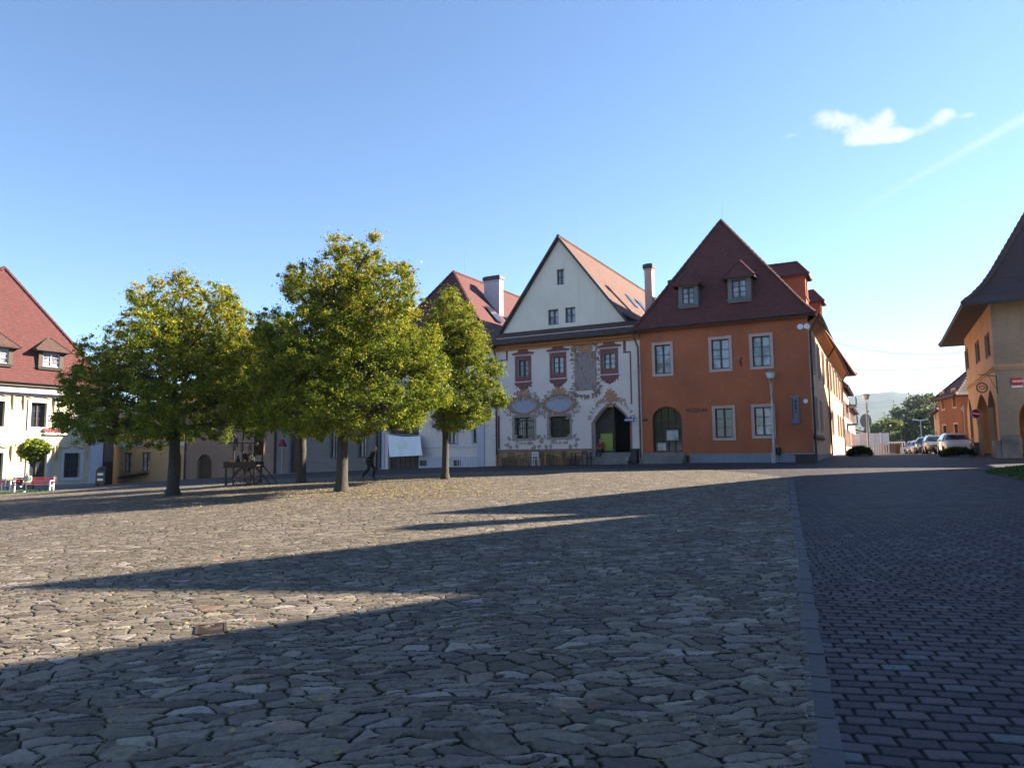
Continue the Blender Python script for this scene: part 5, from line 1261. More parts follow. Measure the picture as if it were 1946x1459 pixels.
# ================================================================ cars
def car(label, X, Y, az, col, rough=.3, metal=.2):
    z = g(X, Y); fr = rotframe((X, Y, z), az)          # local y = forward (towards the nose)
    t = thing('parked_car', label, 'car', (X, Y, z), 'cars parked along the right side of the street')
    paint = plain('car_paint', col, rough, metal, .04); paint.node_tree.nodes['Principled BSDF'].inputs['Coat Weight'].default_value = .8
    # cross sections along the length: (y, half width, sill, belt, roof half width, roof height)
    S = [(-2.08, .70, .42, .80, .60, .84), (-2.0, .80, .28, .92, .66, 1.02), (-1.75, .84, .24, .95, .60, 1.36), (-1.2, .86, .22, .96, .585, 1.48), (-.3, .87, .22, .95, .58, 1.50), (.35, .87, .22, .93, .575, 1.46), (.62, .87, .22, .92, .59, 1.33), (1.15, .86, .22, .90, .70, .98), (1.30, .85, .24, .88, .72, .93), (1.85, .80, .26, .80, .66, .83), (2.08, .70, .30, .68, .56, .72), (2.14, .60, .36, .60, .48, .62)]
    def sec(s):
        y, w, a, b, rw, rh = s; m = (b+rh)/2
        half = [(w*.92, a), (w, a+.12), (w*1.01, (a+b)/2), (w*.985, b), (rw+(w-rw)*.42, m), (rw, rh-.035), (rw*.8, rh), (0, rh+.012)]
        return [(x, y, h) for x, h in half] + [(-x, y, h) for x, h in half[-2::-1]]
    b = MB(fr); R = [sec(s) for s in S]
    for p, q in zip(R, R[1:]):
        for k in range(len(p)-1): b.face([p[k], p[k+1], q[k+1], q[k]])
        b.face([p[-1], p[0], q[0], q[-1]])
    b.face(R[0]); b.face(R[-1][::-1]); body = b.build('body', paint, t, smooth=False)
    gl = MB(fr); e = .012
    def q4(pts): gl.face(pts)
    def lerp(a_, b_, k): return tuple(x+(y-x)*k for x, y in zip(a_, b_))
    ws = (.66, 1.11)                                    # windscreen
    a1, a2 = (.52, .66, 1.335+e), (.64, 1.10, 1.02+e); q4([(-a1[0], a1[1], a1[2]), (a1[0], a1[1], a1[2]), (a2[0]+.03, a2[1], a2[2]), (0, a2[1]+.06, a2[2]), (-a2[0]-.03, a2[1], a2[2])])
    q4([(-.54, -1.80, 1.33+e), (.54, -1.80, 1.33+e), (.60, -2.005, 1.02+e), (-.60, -2.005, 1.02+e)])
    for s in (-1, 1):
        for (y0, y1, y2, y3) in ((-1.6, -.45, -.45, -1.72), (-.38, .50, .92, -.38)):
            gl.face([(s*(.61+.012), y0+.05, 1.40), (s*(.60+.012), y1, 1.42 if y1 < 0 else 1.36), (s*.845, y2, .975), (s*.85, y3, .985)])
    gl.build('windows', M['pane'], t)
    for sx in (-1, 1):
        for sy in (-1.28, 1.33):
            wf = Frame(fr(sx*.80, sy, .31), fr.b, fr.c, fr.a); w = MB(wf)
            w.lathe((0, 0, -.10), [(.20, 0), (.30, .0), (.315, .04), (.315, .16), (.30, .20), (.20, .20)], 18); wo_ = w.build('wheel', M['rubber'], t)
            rm = MB(wf); o = .0 if sx > 0 else 0; hh = .105 if sx > 0 else -.115
            rm.lathe((0, 0, hh-.005), [(.03, 0), (.19, 0), (.19, .012), (.03, .014)], 14); rm.build('rim', M['metal'], wo_)
        h = MB(fr); h.face([(sx*.42, 2.085, .70), (sx*.70, 1.96, .74), (sx*.74, 1.86, .80), (sx*.50, 2.02, .78)]); h.box(min(sx*.44, sx*.68), max(sx*.44, sx*.68), 2.02, 2.10, .62, .73); h.build('headlight', M['lampglass'], t)
        mr_ = MB(fr); mr_.box(min(sx*.88, sx*1.02), max(sx*.88, sx*1.02), .62, .74, .93, 1.05); mr_.build('wing_mirror', paint, t)
        tl_ = MB(fr); tl_.box(min(sx*.58, sx*.76), max(sx*.58, sx*.76), -2.07, -2.0, .78, .95); tl_.build('tail_light', M['red'], t)
    g_ = MB(fr); g_.box(-.46, .46, 2.11, 2.155, .34, .52); 
    for k in range(3): g_.box(-.44, .44, 2.155, 2.165, .37+.05*k, .385+.05*k)
    g_.build('grille', M['blackp'], t); n_ = MB(fr); n_.box(-.26, .26, 2.166, 2.18, .40, .51); n_.build('number_plate', M['whitep'], t)
    return t
def cpos(px, Y): p = at(px, 860, Y); return p.x, Y
for (px, Y, az, col, lab) in ((1815, 49.5, 205, (.62, .60, .56), 'white hatchback with sunlit roof, nearest of the parked cars beside the arcade'),
        (1780, 57.5, 206, (.22, .22, .22), 'grey car second in the parked line, directly behind the white hatchback'),
        (1760.5, 64, 207, (.045, .05, .07), 'dark blue car parked third in the line behind the grey car'),
        (1748, 71, 207, (.40, .41, .44), 'silver car fourth in the parked line, half hidden by the dark blue car'),
        (1738.5, 78, 207, (.28, .29, .33), 'grey-blue car at the far end of the parked line')):
    car(lab, *cpos(px, Y), az, col)
# ================================================================ street furniture
def lamp(label, base_px, top_y, lit=False, style=0, Y=None, grp='globe street lamps'):
    B = gnd(*base_px); H = at(base_px[0], top_y, B.y).z - B.z
    t = thing('street_lamp', label, 'street lamp', tuple(B), grp); fr = Frame(B, (1, 0, 0), (0, 1, 0), (0, 0, 1))
    p = MB(fr); p.lathe((0, 0, -.1), [(.12, 0), (.12, .12), (.085, .2), (.078, 1.2), (.072, H*.68), (.045, H*.70), (.04, H-.55)], 12); p.build('pole', M['metal'], t)
    for s in range(3):
        a = s*2.1; q = MB(fr); q.tube([(.04*math.cos(a), .04*math.sin(a), H*.72), (.07*math.cos(a), .07*math.sin(a), H*.8), (.14*math.cos(a), .14*math.sin(a), H-.42)], .012, 5); q.build('bracket', M['metal'], t)
    h = MB(fr); h.lathe((0, 0, H-.45), [(.06, 0), (.17, .06), (.25, .28), (.26, .34)], 18); h.build('lamp_shade', M['lampglass'], t)
    c = MB(fr); c.lathe((0, 0, H-.11), [(.29, 0), (.30, .03), (.20, .09), (.03, .12)], 18); c.build('lamp_cap', M['metal'], t)
    return t
lamp('tall white-headed street lamp in front of the orange museum', (1472, 879), 705)
lamp('street lamp with wide cap standing beside the round hedge at the street mouth', (1652, 864), 748)
lamp('farther street lamp partly hidden right behind the one at the round hedge', (1655, 861.5), 779)
# double-armed lamp far off in front of the dark trees
p_ = at(1753, 858, 120); t = thing('street_lamp', 'far double-armed street lamp against the dark trees', 'street lamp', (p_.x, 120, g(p_.x, 120)), 'globe street lamps')
fr = Frame((p_.x, 120, g(p_.x, 120)), (1, 0, 0), (0, 1, 0), (0, 0, 1)); H = at(1753, 798, 120).z-g(p_.x, 120)
q = MB(fr); q.tube([(0, 0, 0), (0, 0, H)], [.09, .05], 7); q.build('pole', M['metal'], t)
q = MB(fr); q.tube([(-.85, 0, H+.05), (0, 0, H-.1), (.85, 0, H+.05)], .05, 5); q.box(-1.3, -.6, -.12, .12, H+.02, H+.12); q.box(.6, 1.3, -.12, .12, H+.02, H+.12); q.build('lamp_arm', M['whitemetal'], t)
# no-entry sign on a leaning post
B = gnd(1869, 866); T_ = at(1854.5, 786, B.y-.1); t = thing('no_entry_sign', 'round red no-entry sign with white bar on a leaning post before the arcade', 'sign', tuple(B))
q = MB(); q.tube([tuple(B-Vector((0, 0, .1))), tuple(T_+(T_-B)*.08)], .028, 8); q.build('pole', M['metal'], t)
sfr = Frame(T_, (.97, -.17, -.16), (-.17, -.985, 0), (.13, 0, .99)); q = MB(sfr); n_ = 28; R0 = .31
q.prism([(R0*math.cos(2*math.pi*k/n_), R0*math.sin(2*math.pi*k/n_)) for k in range(n_)], .035, .05); q.build('sign_rim', M['whitep'], t)
q = MB(sfr); q.prism([(R0*.9*math.cos(2*math.pi*k/n_), R0*.9*math.sin(2*math.pi*k/n_)) for k in range(n_)], .05, .056); q.build('sign_face', M['red'], t)
q = MB(sfr); q.box(-.215, .215, .056, .062, -.045, .045); q.build('sign_bar', M['whitep'], t)
# chevron and back of a round sign
B = gnd(1829, 862); T_ = at(1829, 777, B.y); t = thing('arrow_sign', 'small white arrow sign pointing left at the far corner of the arcade house', 'sign', tuple(B)); f_ = Frame(T_, (1, 0, 0), (0, -1, 0), (0, 0, 1))
q = MB(f_); q.tube([(.08, 0, B.z-T_.z), (.08, 0, .3)], .03, 6); q.build('pole', M['metal'], t)
q = MB(f_); q.prism([(-.17, 0), (.03, .24), (.12, .24), (-.05, .04), (.17, .04), (.17, -.04), (-.05, -.04), (.12, -.24), (.03, -.24)], .035, .06); q.build('sign_face', M['whitep'], t)
B = gnd(1645, 862.5); T_ = at(1645, 800, B.y); t = thing('round_sign', 'grey back of a round traffic sign seen behind the lamp post at the hedge', 'sign', tuple(B)); f_ = Frame(T_, (1, 0, 0), (0, -1, 0), (0, 0, 1))
q = MB(f_); q.tube([(0, 0, B.z-T_.z), (0, 0, .4)], .035, 6); q.build('pole', M['metal'], t)
q = MB(f_); rr0 = 11/F_PX*B.y; q.prism([(rr0*math.cos(2*math.pi*k/24), rr0*1.25*math.sin(2*math.pi*k/24)) for k in range(24)], .04, .06); q.build('sign_face', M['grey'], t)
# round hedges
def hedge(label, px0, px1, ytop, ybase, seed):
    B = gnd((px0+px1)/2, ybase); Y = B.y; w_ = (px1-px0)/F_PX*Y/2; H = at(px0, ytop, Y).z-B.z
    t = thing('hedge', label, 'hedge', tuple(B), 'clipped hedges at the street mouth'); rs = np.random.default_rng(seed); cl = []
    for _ in range(420):
        v = rs.normal(size=3); v /= np.linalg.norm(v); v[2] = abs(v[2]); r = rs.uniform(.75, 1)
        cl.append(((B.x+v[0]*w_*r, Y+.3+v[1]*w_*.8*r, B.z+.12+v[2]*(H-.1)*r), .14))
    q = MB(); q.lathe((B.x, Y+.3, B.z), [(w_*.82, -.1), (w_*.85, .12), (w_*.7, .2)], 20); q.build('planter', M['stone'], t)
    leaf_mesh('foliage', cl, 40, None, .05, lambda p, ci, r: np.array([(.020, .034, .012), (.030, .045, .014), (.014, .026, .010)])[r.integers(0, 3, len(p))], t, rs); return t
hedge('round dark clipped hedge at the foot of the street lamp beyond the museum', 1616, 1661, 849, 867, 41)
hedge('low dark hedge in front of the white hatchback beside the arcade', 1797, 1856, 852, 868, 42)
# grass strips
def patch(name, pts, label=None, seed=0, n=1400, blade=.06, lift=.02):
    P = [gnd(*p) for p in pts]; q = MB(); q.face([(p.x, p.y, p.z+lift) for p in P], raw=True)
    poly = [(p.x, p.y) for p in P]; rs = random.Random(seed); x0, x1 = min(p[0] for p in poly), max(p[0] for p in poly); y0, y1 = min(p[1] for p in poly), max(p[1] for p in poly)
    def ins(x, y):
        c = False
        for k in range(len(poly)):
            a, b = poly[k], poly[k-1]
            if (a[1] > y) != (b[1] > y) and x < (b[0]-a[0])*(y-a[1])/(b[1]-a[1])+a[0]: c = not c
        return c
    k = 0
    while k < n:
        x, y = rs.uniform(x0, x1), rs.uniform(y0, y1)
        if ins(x, y):
            z = g(x, y)+lift; a = rs.uniform(0, 6.3); s = blade*.4; q.face([(x-s*math.cos(a), y-s*math.sin(a), z), (x+s*math.cos(a), y+s*math.sin(a), z), (x+rs.uniform(-.03, .03), y+rs.uniform(-.03, .03), z+blade*rs.uniform(.6, 1.6))], raw=True); k += 1
    return struct(q.build(name, M['grass'], loc=(0, 0, 0)), 'stuff')
patch('lawn', [(1870, 897), (1905, 889), (1960, 884), (2100, 884), (2100, 925), (1946, 913)], seed=1, n=5000)
patch('lawn', [(-160, 945), (-160, 934), (0, 930), (95, 930), (100, 933), (60, 936), (0, 939)], seed=2, n=4000)
# banner on the white house
bu = F5.bb(735, 825, 800, 868, .5); q = MB(F5); nx, ny = 16, 10
A0, B0 = F5.uv(735, 825, .5), F5.uv(796, 828, .5); A1, B1 = F5.uv(737, 868, .9), F5.uv(800, 865, .9)
pts = []
for j in range(ny+1):
    for i in range(nx+1):
        s, t_ = i/nx, j/ny; u = (A0[0]*(1-s)+B0[0]*s)*(1-t_)+(A1[0]*(1-s)+B1[0]*s)*t_; h = (A0[1]*(1-s)+B0[1]*s)*(1-t_)+(A1[1]*(1-s)+B1[1]*s)*t_
        h -= .10*math.sin(math.pi*s)*(1-t_)
        pts.append((u, .35+.35*t_+.03*math.sin(s*19+t_*3)*(.3+t_), h))
for j in range(ny):
    for i in range(nx): a = j*(nx+1)+i; q.face([pts[a], pts[a+1], pts[a+nx+2], pts[a+nx+1]])
m, t, p = newmat('white_banner_cloth'); w = wpos(t)
cB_ = F5((A0[0]+B0[0])/2, .5, (A0[1]+A1[1])/2); vd = t.nodes.new('ShaderNodeVectorMath'); vd.operation = 'DISTANCE'; t.links.new(w, vd.inputs[0]); vd.inputs[1].default_value = cB_
fa = mth(t, 'MULTIPLY', ramp(t, vd.outputs['Value'], [(.35, 1.0), (.85, 0.0)]), ramp(t, noise(t, w, 3.5, 3), [(.4, 0.0), (.55, 1.0)]))
t.links.new(mixc(t, fa, (.88, .88, .88), (.72, .82, .64)), p.inputs[0]); p.inputs['Roughness'].default_value = .8
ban = thing('banner', 'large white banner with faint green print hung over the gateway of the white house', 'banner', tuple(F5(A0[0], .4, A1[1])))
q.build('cloth', m, ban); q = MB(F5); q.tube([(A0[0]-.1, .36, A0[1]+.02), (B0[0]+.1, .36, B0[1]+.02)], .025, 6); q.build('pole', M['metal'], ban)
# bicycle rack
r0_ = gnd(878, 886); 
r = F5.uv(880, 880), F5.uv(917, 878); t = thing('bicycle_rack', 'galvanised hoop bicycle rack against the white house right of the rightmost tree', 'bicycle rack', tuple(F5(r[0][0], .5, g(*F5(r[0][0], .5, 0).xy))))
zz = g(*F5((r[0][0]+r[1][0])/2, .5, 0).xy); nh = 8; uu = [r[0][0]+(r[1][0]-r[0][0])*(k+.5)/nh for k in range(nh)]
for u in uu:
    q = MB(F5); q.tube([(u-.09, .75, zz), (u-.09, .75, zz+.45)]+[(u-.09*math.cos(a), .75, zz+.45+.13*math.sin(a)) for a in (.7, 1.57, 2.4)]+[(u+.09, .75, zz+.45), (u+.09, .75, zz)], .016, 6); q.build('hoop', M['whitemetal'], t)
q = MB(F5); q.box(uu[0]-.15, uu[-1]+.15, .72, .78, zz, zz+.04); q.box(uu[0]-.15, uu[-1]+.15, .52, .56, zz, zz+.04); q.build('base_rail', M['metal'], t)
# benches
def bench(label, P, az, w_, seatm, legm, group=None, arms=True):
    z = g(P.x, P.y); fr = rotframe((P.x, P.y, z), az); t = thing('bench', label, 'bench', (P.x, P.y, z), group)
    q = MB(fr)
    for k in range(4): q.box(-w_/2, w_/2, -.22+.115*k, -.13+.115*k, .43, .465)
    q.build('seat', seatm, t)
    q = MB(fr)
    for k in range(3): q.box(-w_/2, w_/2, .25+.03*k, .275+.03*k, .55+.13*k, .65+.13*k)
    q.build('backrest', seatm, t)
    for s in (-1, 1):
        q = MB(fr); x = s*(w_/2-.12); q.prism([(-.26, 0), (-.18, 0), (-.12, .36), (.12, .36), (.20, 0), (.28, 0), (.28, .42), (.36, .92), (.30, .93), (.22, .47), (-.24, .42)], x-.035, x+.035, Frame(fr.o, fr.b, fr.a, fr.c)); q.build('leg', legm, t)
        if arms: q = MB(fr); q.box(x-.03, x+.03, -.24, .26, .66, .70); q.box(x-.03, x+.03, -.24, -.19, .44, .66); q.build('armrest', legm, t)
    return t
bp = gnd(60, 934.5); redslat = plain('faded_red_painted_slats', (.50, .10, .10), .6); 
bench('red slatted bench with white end frames on the grass before the cream house', bp, -8, 2.5, redslat, M['whitep'])
bp2 = at(-22, 931, 51.5); bench('second red slatted bench cut off by the left edge of the picture', Vector((bp2.x, bp2.y, 0)), -8, 2.2, redslat, M['whitep'])
wb = gnd(671, 893); bench('white wooden bench in front of the grey house between two trees', wb, 30, 1.7, M['whitep'], M['whitep'])
lb = gnd(1531, 880); q = thing('planter', 'dark slatted street planter box at the corner of the museum', 'planter', tuple(lb)); f_ = Frame(lb, MF.a, MF.b, (0, 0, 1)); m_ = MB(f_)
for k in range(9): m_.box(-.5+k*.113, -.41+k*.113, .0, .03, .05, .42); m_.box(-.5+k*.113, -.41+k*.113, -.4, -.37, .05, .42)
m_.box(-.5, .5, -.37, 0, .05, .36); m_.build('planter_box', M['darkwood'], q); m_ = MB(f_); m_.box(-.54, .54, -.44, .07, .42, .47); m_.build('rim', M['iron'], q)
for s in (-.42, .42): m_ = MB(f_); m_.box(s-.04, s+.04, -.38, .0, 0, .05); m_.build('leg', M['iron'], q)
# litter bin by the museum lamp
B = gnd(1478, 878.5); t = thing('litter_bin', 'small dark litter bin on a post beside the museum street lamp', 'litter bin', tuple(B)); q = MB(Frame(B, (1, 0, 0), (0, 1, 0), (0, 0, 1))); q.tube([(0, 0, -.05), (0, 0, .95)], .022, 6); q.build('post', M['metal'], t)
q = MB(Frame(B, (1, 0, 0), (0, 1, 0), (0, 0, 1))); q.lathe((.0, -.14, .42), [(.11, 0), (.14, .05), (.15, .40), (.13, .40), (.11, .06)], 14); q.build('bin', M['iron'], t)
B = gnd(1468.5, 879.5); t = thing('bollard', 'thin pale bollard just left of the museum street lamp', 'bollard', tuple(B)); q = MB(Frame(B, (1, 0, 0), (0, 1, 0), (0, 0, 1))); q.lathe((0, 0, -.05), [(.055, 0), (.055, .75), (.04, .8)], 10); q.build('post', M['metal'], t); q = MB(Frame(B, (1, 0, 0), (0, 1, 0), (0, 0, 1))); q.lathe((0, 0, .6), [(.057, 0), (.057, .1)], 10); q.build('reflector_band', M['red'], t)
# information board on the museum wall, flood lamps
r = MF.bb(1504.5, 753.5, 1519, 805); t = thing('wall_banner', 'narrow grey wall banner with a dark emblem near the museum corner', 'banner', tuple(MF(r[0], .1, r[2]))); q = MB(MF); q.box(r[0], r[1], .05, .075, r[2], r[3]); q.build('cloth', plain('slate_grey_cloth', (.16, .16, .20), .8), t)
q = MB(MF); w_ = r[1]-r[0]; q.box(r[0]+.04, r[0]+.09, .075, .085, r[2]+.25, r[3]-.1); q.box(r[0]+w_*.35, r[0]+w_*.8, .075, .085, r[3]-.32, r[3]-.2); q.box(r[0]+w_*.45, r[0]+w_*.7, .075, .085, r[3]-.75, r[3]-.36); q.box(r[0]+w_*.3, r[1]-.06, .075, .085, r[2]+.62, r[2]+.68); q.build('emblem', M['blackp'], t)
q = MB(MF); q.box(r[0]+.1, r[1]-.03, .075, .085, r[2]+.06, r[2]+.2); q.build('emblem', plain('blue_print', (.10, .13, .35), .6), t)
q = MB(MF); q.tube([(r[0]-.05, .06, r[3]), (r[1]+.05, .06, r[3])], .02, 6); q.build('rail', M['metal'], t)
for (px, py, s, lab) in ((1529, 622, 1.0, 'white flood lamp cluster under the eaves at the museum corner'), (1532.5, 762, .75, 'small white wall lamp halfway up the museum corner')):
    u, h = MF.uv(px, py); t = thing('wall_lamp', lab, 'lamp', tuple(MF(u, .1, h))); q = MB(MF); q.tube([(u, 0, h), (u, .3*s, h+.05)], .03, 6); q.build('arm', M['metal'], t)
    for k in (-1, 1) if s == 1 else (0,):
        q = MB(Frame(MF(u+k*.17, .34*s, h-.02), MF.a, Vector((0, 0, 1)), MF.b)); q.lathe((0, 0, -.1), [(.05, 0), (.13*s, .08), (.16*s, .22), (.12*s, .22)], 12); q.build('lamp_head', M['whitemetal'], t)
# blue-white hanging sign and dark box by the arch
u, h = WFc.uv(1199, 798); t = thing('hanging_sign', 'small blue and white fascia sign hung from the wall right of the pointed archway', 'sign', tuple(WFc(u, .3, h)))
q = MB(WFc); q.box(u-.32, u+.32, .30, .36, h-.10, h+.10); q.build('sign_face', plain('deep_blue_enamel', (.05, .04, .30), .5), t)
q = MB(WFc); 
for k in range(6): q.box(u-.27+k*.095, u-.21+k*.095, .36, .365, h-.05, h+.05)
q.build('lettering', M['whitep'], t); q = MB(WFc); q.tube([(u, 0, h+.14), (u, .34, h+.14)], .018, 5); q.tube([(u, .33, h+.14), (u, .33, h+.1)], .01, 4); q.build('arm', M['iron'], t)
r = WFc.bb(1200, 854, 1212.5, 873, .4); z_ = g(*WFc(r[0], .4, 0).xy); q = MB(WFc); t = thing('waste_container', 'dark waste container standing between the archway and the museum steps', 'container', tuple(WFc(r[0], .4, z_)))
q.box(r[0], r[1]-.02, .12, .62, z_+.06, z_+.85); q.build('body', M['iron'], t); q = MB(WFc); q.box(r[0]-.03, r[1]+.01, .08, .66, z_+.85, z_+.92); q.build('lid', M['blackp'], t)
for s in (r[0]+.08, r[1]-.12): q = MB(WFc); q.box(s, s+.05, .15, .6, z_, z_+.06); q.build('wheel', M['rubber'], t)
# terrace furniture in front of the painted house
def chair(label, u, d, rot, m, group='wooden terrace chairs before the painted house'):
    P = WFc(u, d, 0); z = g(P.x, P.y); base = rotframe((P.x, P.y, z), rot); t = thing('chair', label, 'chair', (P.x, P.y, z), group)
    q = MB(base); q.box(-.21, .21, -.21, .21, .43, .46); q.build('seat', m, t)
    q = MB(base); q.box(-.21, .21, .19, .21, .60, .66); q.box(-.21, .21, .2, .225, .80, .88)
    for k in range(4): q.box(-.15+k*.09, -.12+k*.09, .195, .215, .66, .80)
    q.build('backrest', m, t)
    for sx in (-1, 1):
        for sy, hh in ((-1, .43), (1, .88)): q = MB(base); q.box(sx*.19-.02, sx*.19+.02, sy*.19-.02, sy*.19+.02, 0, hh); q.build('leg', m, t)
    return t
def table(label, u, d, m, w_=1.2, group='wooden terrace tables before the painted house'):
    P = WFc(u, d, 0); z = g(P.x, P.y); base = Frame((P.x, P.y, z), WFc.a, WFc.b, (0, 0, 1)); t = thing('table', label, 'table', (P.x, P.y, z), group)
    q = MB(base)
    for k in range(5): q.box(-w_/2, w_/2, -.35+.142*k, -.22+.142*k, .71, .745)
    q.build('table_top', m, t)
    for sx in (-1, 1):
        for sy in (-1, 1): q = MB(base); q.box(sx*(w_/2-.08)-.03, sx*(w_/2-.08)+.03, sy*.28-.03, sy*.28+.03, 0, .71); q.build('leg', m, t)
    return t
def tbench(label, u, d, m, w_=1.6):
    P = WFc(u, d, 0); z = g(P.x, P.y); base = Frame((P.x, P.y, z), WFc.a, WFc.b, (0, 0, 1)); t = thing('bench', label, 'bench', (P.x, P.y, z), 'plank benches against the painted house')
    q = MB(base); q.box(-w_/2, w_/2, -.2, .2, .42, .46); q.build('seat', m, t); q = MB(base)
    for k in range(2): q.box(-w_/2, w_/2, -.24, -.21, .55+.18*k, .68+.18*k)
    q.build('backrest', m, t)
    for s in (-1, 1): q = MB(base); q.box(s*(w_/2-.1)-.03, s*(w_/2-.1)+.03, -.24, -.18, 0, .86); q.box(s*(w_/2-.1)-.03, s*(w_/2-.1)+.03, .14, .2, 0, .42); q.build('leg', m, t)
    return t
uq = lambda px: WFc.uv(px, 868, .8)[0]
tbench('orange-brown plank bench at the far left foot of the painted house', uq(966), .35, M['woodlt'], 1.9)
tbench('plank bench under the middle of the painted house, behind the white chair', uq(1040), .35, M['wood'], 1.8)
tbench('plank bench left of the archway steps of the painted house', uq(1092), .35, M['woodlt'], 1.6)
table('light wooden table at the left end of the terrace', uq(968), 1.05, M['woodlt'], 1.5); table('light wooden table in the middle of the terrace', uq(1056), 1.1, M['woodlt'], 1.1); table('dark wooden table near the archway steps', uq(1108), 1.1, M['darkwood'], 1.2)
chair('pine chair left of the white one on the terrace', uq(1012), 1.3, 20, M['woodlt']); chair('white painted chair in the middle of the terrace', uq(1028), 1.5, 200, M['whitep']); chair('pine chair turned sideways right of the white one', uq(1041), 1.3, 120, M['woodlt'])
chair('dark chair drawn up at the leftmost terrace table', uq(985), 1.7, 190, M['wood']); chair('pine chair nearest the dark table', uq(1072), 1.5, 215, M['woodlt']); chair('dark chair beside the archway steps', uq(1122), 1.4, 230, M['darkwood'])
# advertising stand at the corner of the cream house, drain cover
B = gnd(192, 922); t = thing('advertising_stand', 'black pavement stand with white lettering panels at the right corner of the cream house', 'sign', tuple(B)); f_ = rotframe(B, 10); q = MB(f_); q.box(-.4, .4, -.12, .12, .1, 1.15); q.lathe((0, 0, 1.15), [(.40, 0), (.33, .16), (.12, .25)], 16); q.build('board', M['blackp'], t)
q = MB(f_)
for h_ in (.35, .75): q.box(-.24, .24, -.13, -.12, h_, h_+.16)
q.build('lettering', M['whitep'], t)
for s in (-.3, .3): q = MB(f_); q.box(s-.05, s+.05, -.2, .2, 0, .1); q.build('foot', M['iron'], t)
B = gnd(401, 1197); rust = plain('rusty_cast_iron', (.038, .023, .018), .8, .2); f_ = rotframe((B.x, B.y, B.z+.012), 68); t = thing('drain_cover', 'rusty slotted drain cover set in the sunlit cobbles at lower left', 'drain cover', tuple(B)); q = MB(f_)
for a in ((-.20, .20, -.14, -.115), (-.20, .20, .115, .14), (-.20, -.175, -.115, .115), (.175, .20, -.115, .115)): q.box(*a, -.01, .010)
q.build('frame', rust, t); q = MB(f_)
for k in range(8): q.box(-.16+k*.043, -.14+k*.043, -.115, .115, -.002, .006)
q.build('grating', rust, t); q = MB(f_); q.box(-.18, .18, -.12, .12, -.006, -.003); q.build('pit_shade', M['dark'], t)  # thin near-black sheet, darkness below the slots put into its colour
# wires over the street
for (a, b, sag) in (((1583, 650, 60), (1828, 670, 54), .5), ((1606, 702, 71), (1828, 694, 56), .2)):
    A_, B_ = at(*a), at(*b); q = MB(); q.tube([tuple(A_.lerp(B_, k/16)-Vector((0, 0, sag*4*(k/16)*(1-k/16)))) for k in range(17)], .014, 4)
    tag(q.build('overhead_cable', M['blackp']), 'upper cable sagging across the street mouth' if sag > .3 else 'lower thin cable stretched across the street mouth', 'cable', 'cables over the street')
# construction fence and hoarding at the end of the street
Yb = 96; X0, X1 = gx(1604, Yb), gx(1691, Yb+2); zb = g(X0, Yb)
hf = Fac((X0-4, Yb), (X1, Yb+2)); ht = at(1650, 822.5, Yb).z
t = thing('site_hoarding', 'long white ribbed hoarding at the end of the street', 'fence', (X0, Yb, zb)); q = MB(hf); q.box(0, hf.len, -.12, 0, zb-.3, ht)
hm, tt, pp = newmat('white_ribbed_sheet'); wv = tt.nodes.new('ShaderNodeTexBrick'); tt.links.new(uvc(tt), wv.inputs[0]); wv.inputs['Scale'].default_value = 1; wv.offset = 0; wv.inputs['Brick Width'].default_value = 1.1; wv.inputs['Row Height'].default_value = 2.2; wv.inputs['Mortar Size'].default_value = .05; wv.inputs['Color1'].default_value = (.50, .44, .41, 1); wv.inputs['Color2'].default_value = (.58, .55, .53, 1); wv.inputs['Mortar'].default_value = (.34, .29, .27, 1); tt.links.new(wv.outputs[0], pp.inputs[0])
q.build('panel', hm, t); q = MB(hf)
for k in range(int(hf.len/2)+1): q.box(k*2-.05, k*2+.05, 0, .08, zb-.3, ht+.1)
q.build('post', M['whitemetal'], t)
t_, f_, z_ = cottage('low_shed', 'low dark-roofed shed behind the white hoarding', (gx(1610, 108), 108), (gx(1675, 110), 110), 'grey', at(1650, 822, 108).z-.6, at(1650, 814, 108).z, 6, nw=3)
rg = random.Random(8)
for i, (px, Y, w_, h_, mm, lab) in enumerate(((1675, 84, 1.8, 1.3, 'whitemetal', 'white barrier panel left of the brown crate at the street end'), (1706, 88, 1.9, 1.6, 'whitep', 'bright white barrier panel right of the brown crate'), (1717, 86, 1.6, .9, 'whitep', 'low white barrier rail nearest the far parked cars'))):
    P = at(px, 864, Y); z = g(P.x, Y); t = thing('barrier', lab, 'barrier', (P.x, Y, z), 'white barriers at the end of the street'); f_ = Frame((P.x, Y, z), (1, 0, 0), (0, -1, 0), (0, 0, 1)); q = MB(f_)
    for k in range(7): q.box(-w_/2+w_*k/6-.05, -w_/2+w_*k/6+.05, 0, .03, .15, h_)
    q.box(-w_/2, w_/2, .03, .06, h_-.12, h_); q.box(-w_/2, w_/2, .03, .06, .2, .3); q.build('panel', M[mm], t)
    for s in (-1, 1): q = MB(f_); q.box(s*w_*.4-.1, s*w_*.4+.1, -.3, .3, 0, .14); q.build('foot', M['grey'], t)
P = at(1689, 864, 86); z = g(P.x, 86); q = MB(Frame((P.x, 86, z), (1, 0, 0), (0, -1, 0), (0, 0, 1)))
for k in range(5): q.box(-.9, .9, 0, .9, .02+k*.26, .24+k*.26)
for s in (-.92, .84): q.box(s, s+.08, -.02, .94, 0, 1.35)
tag(q.build('crate', M['wood']), 'brown wooden crate between the white barriers at the street end', 'crate')
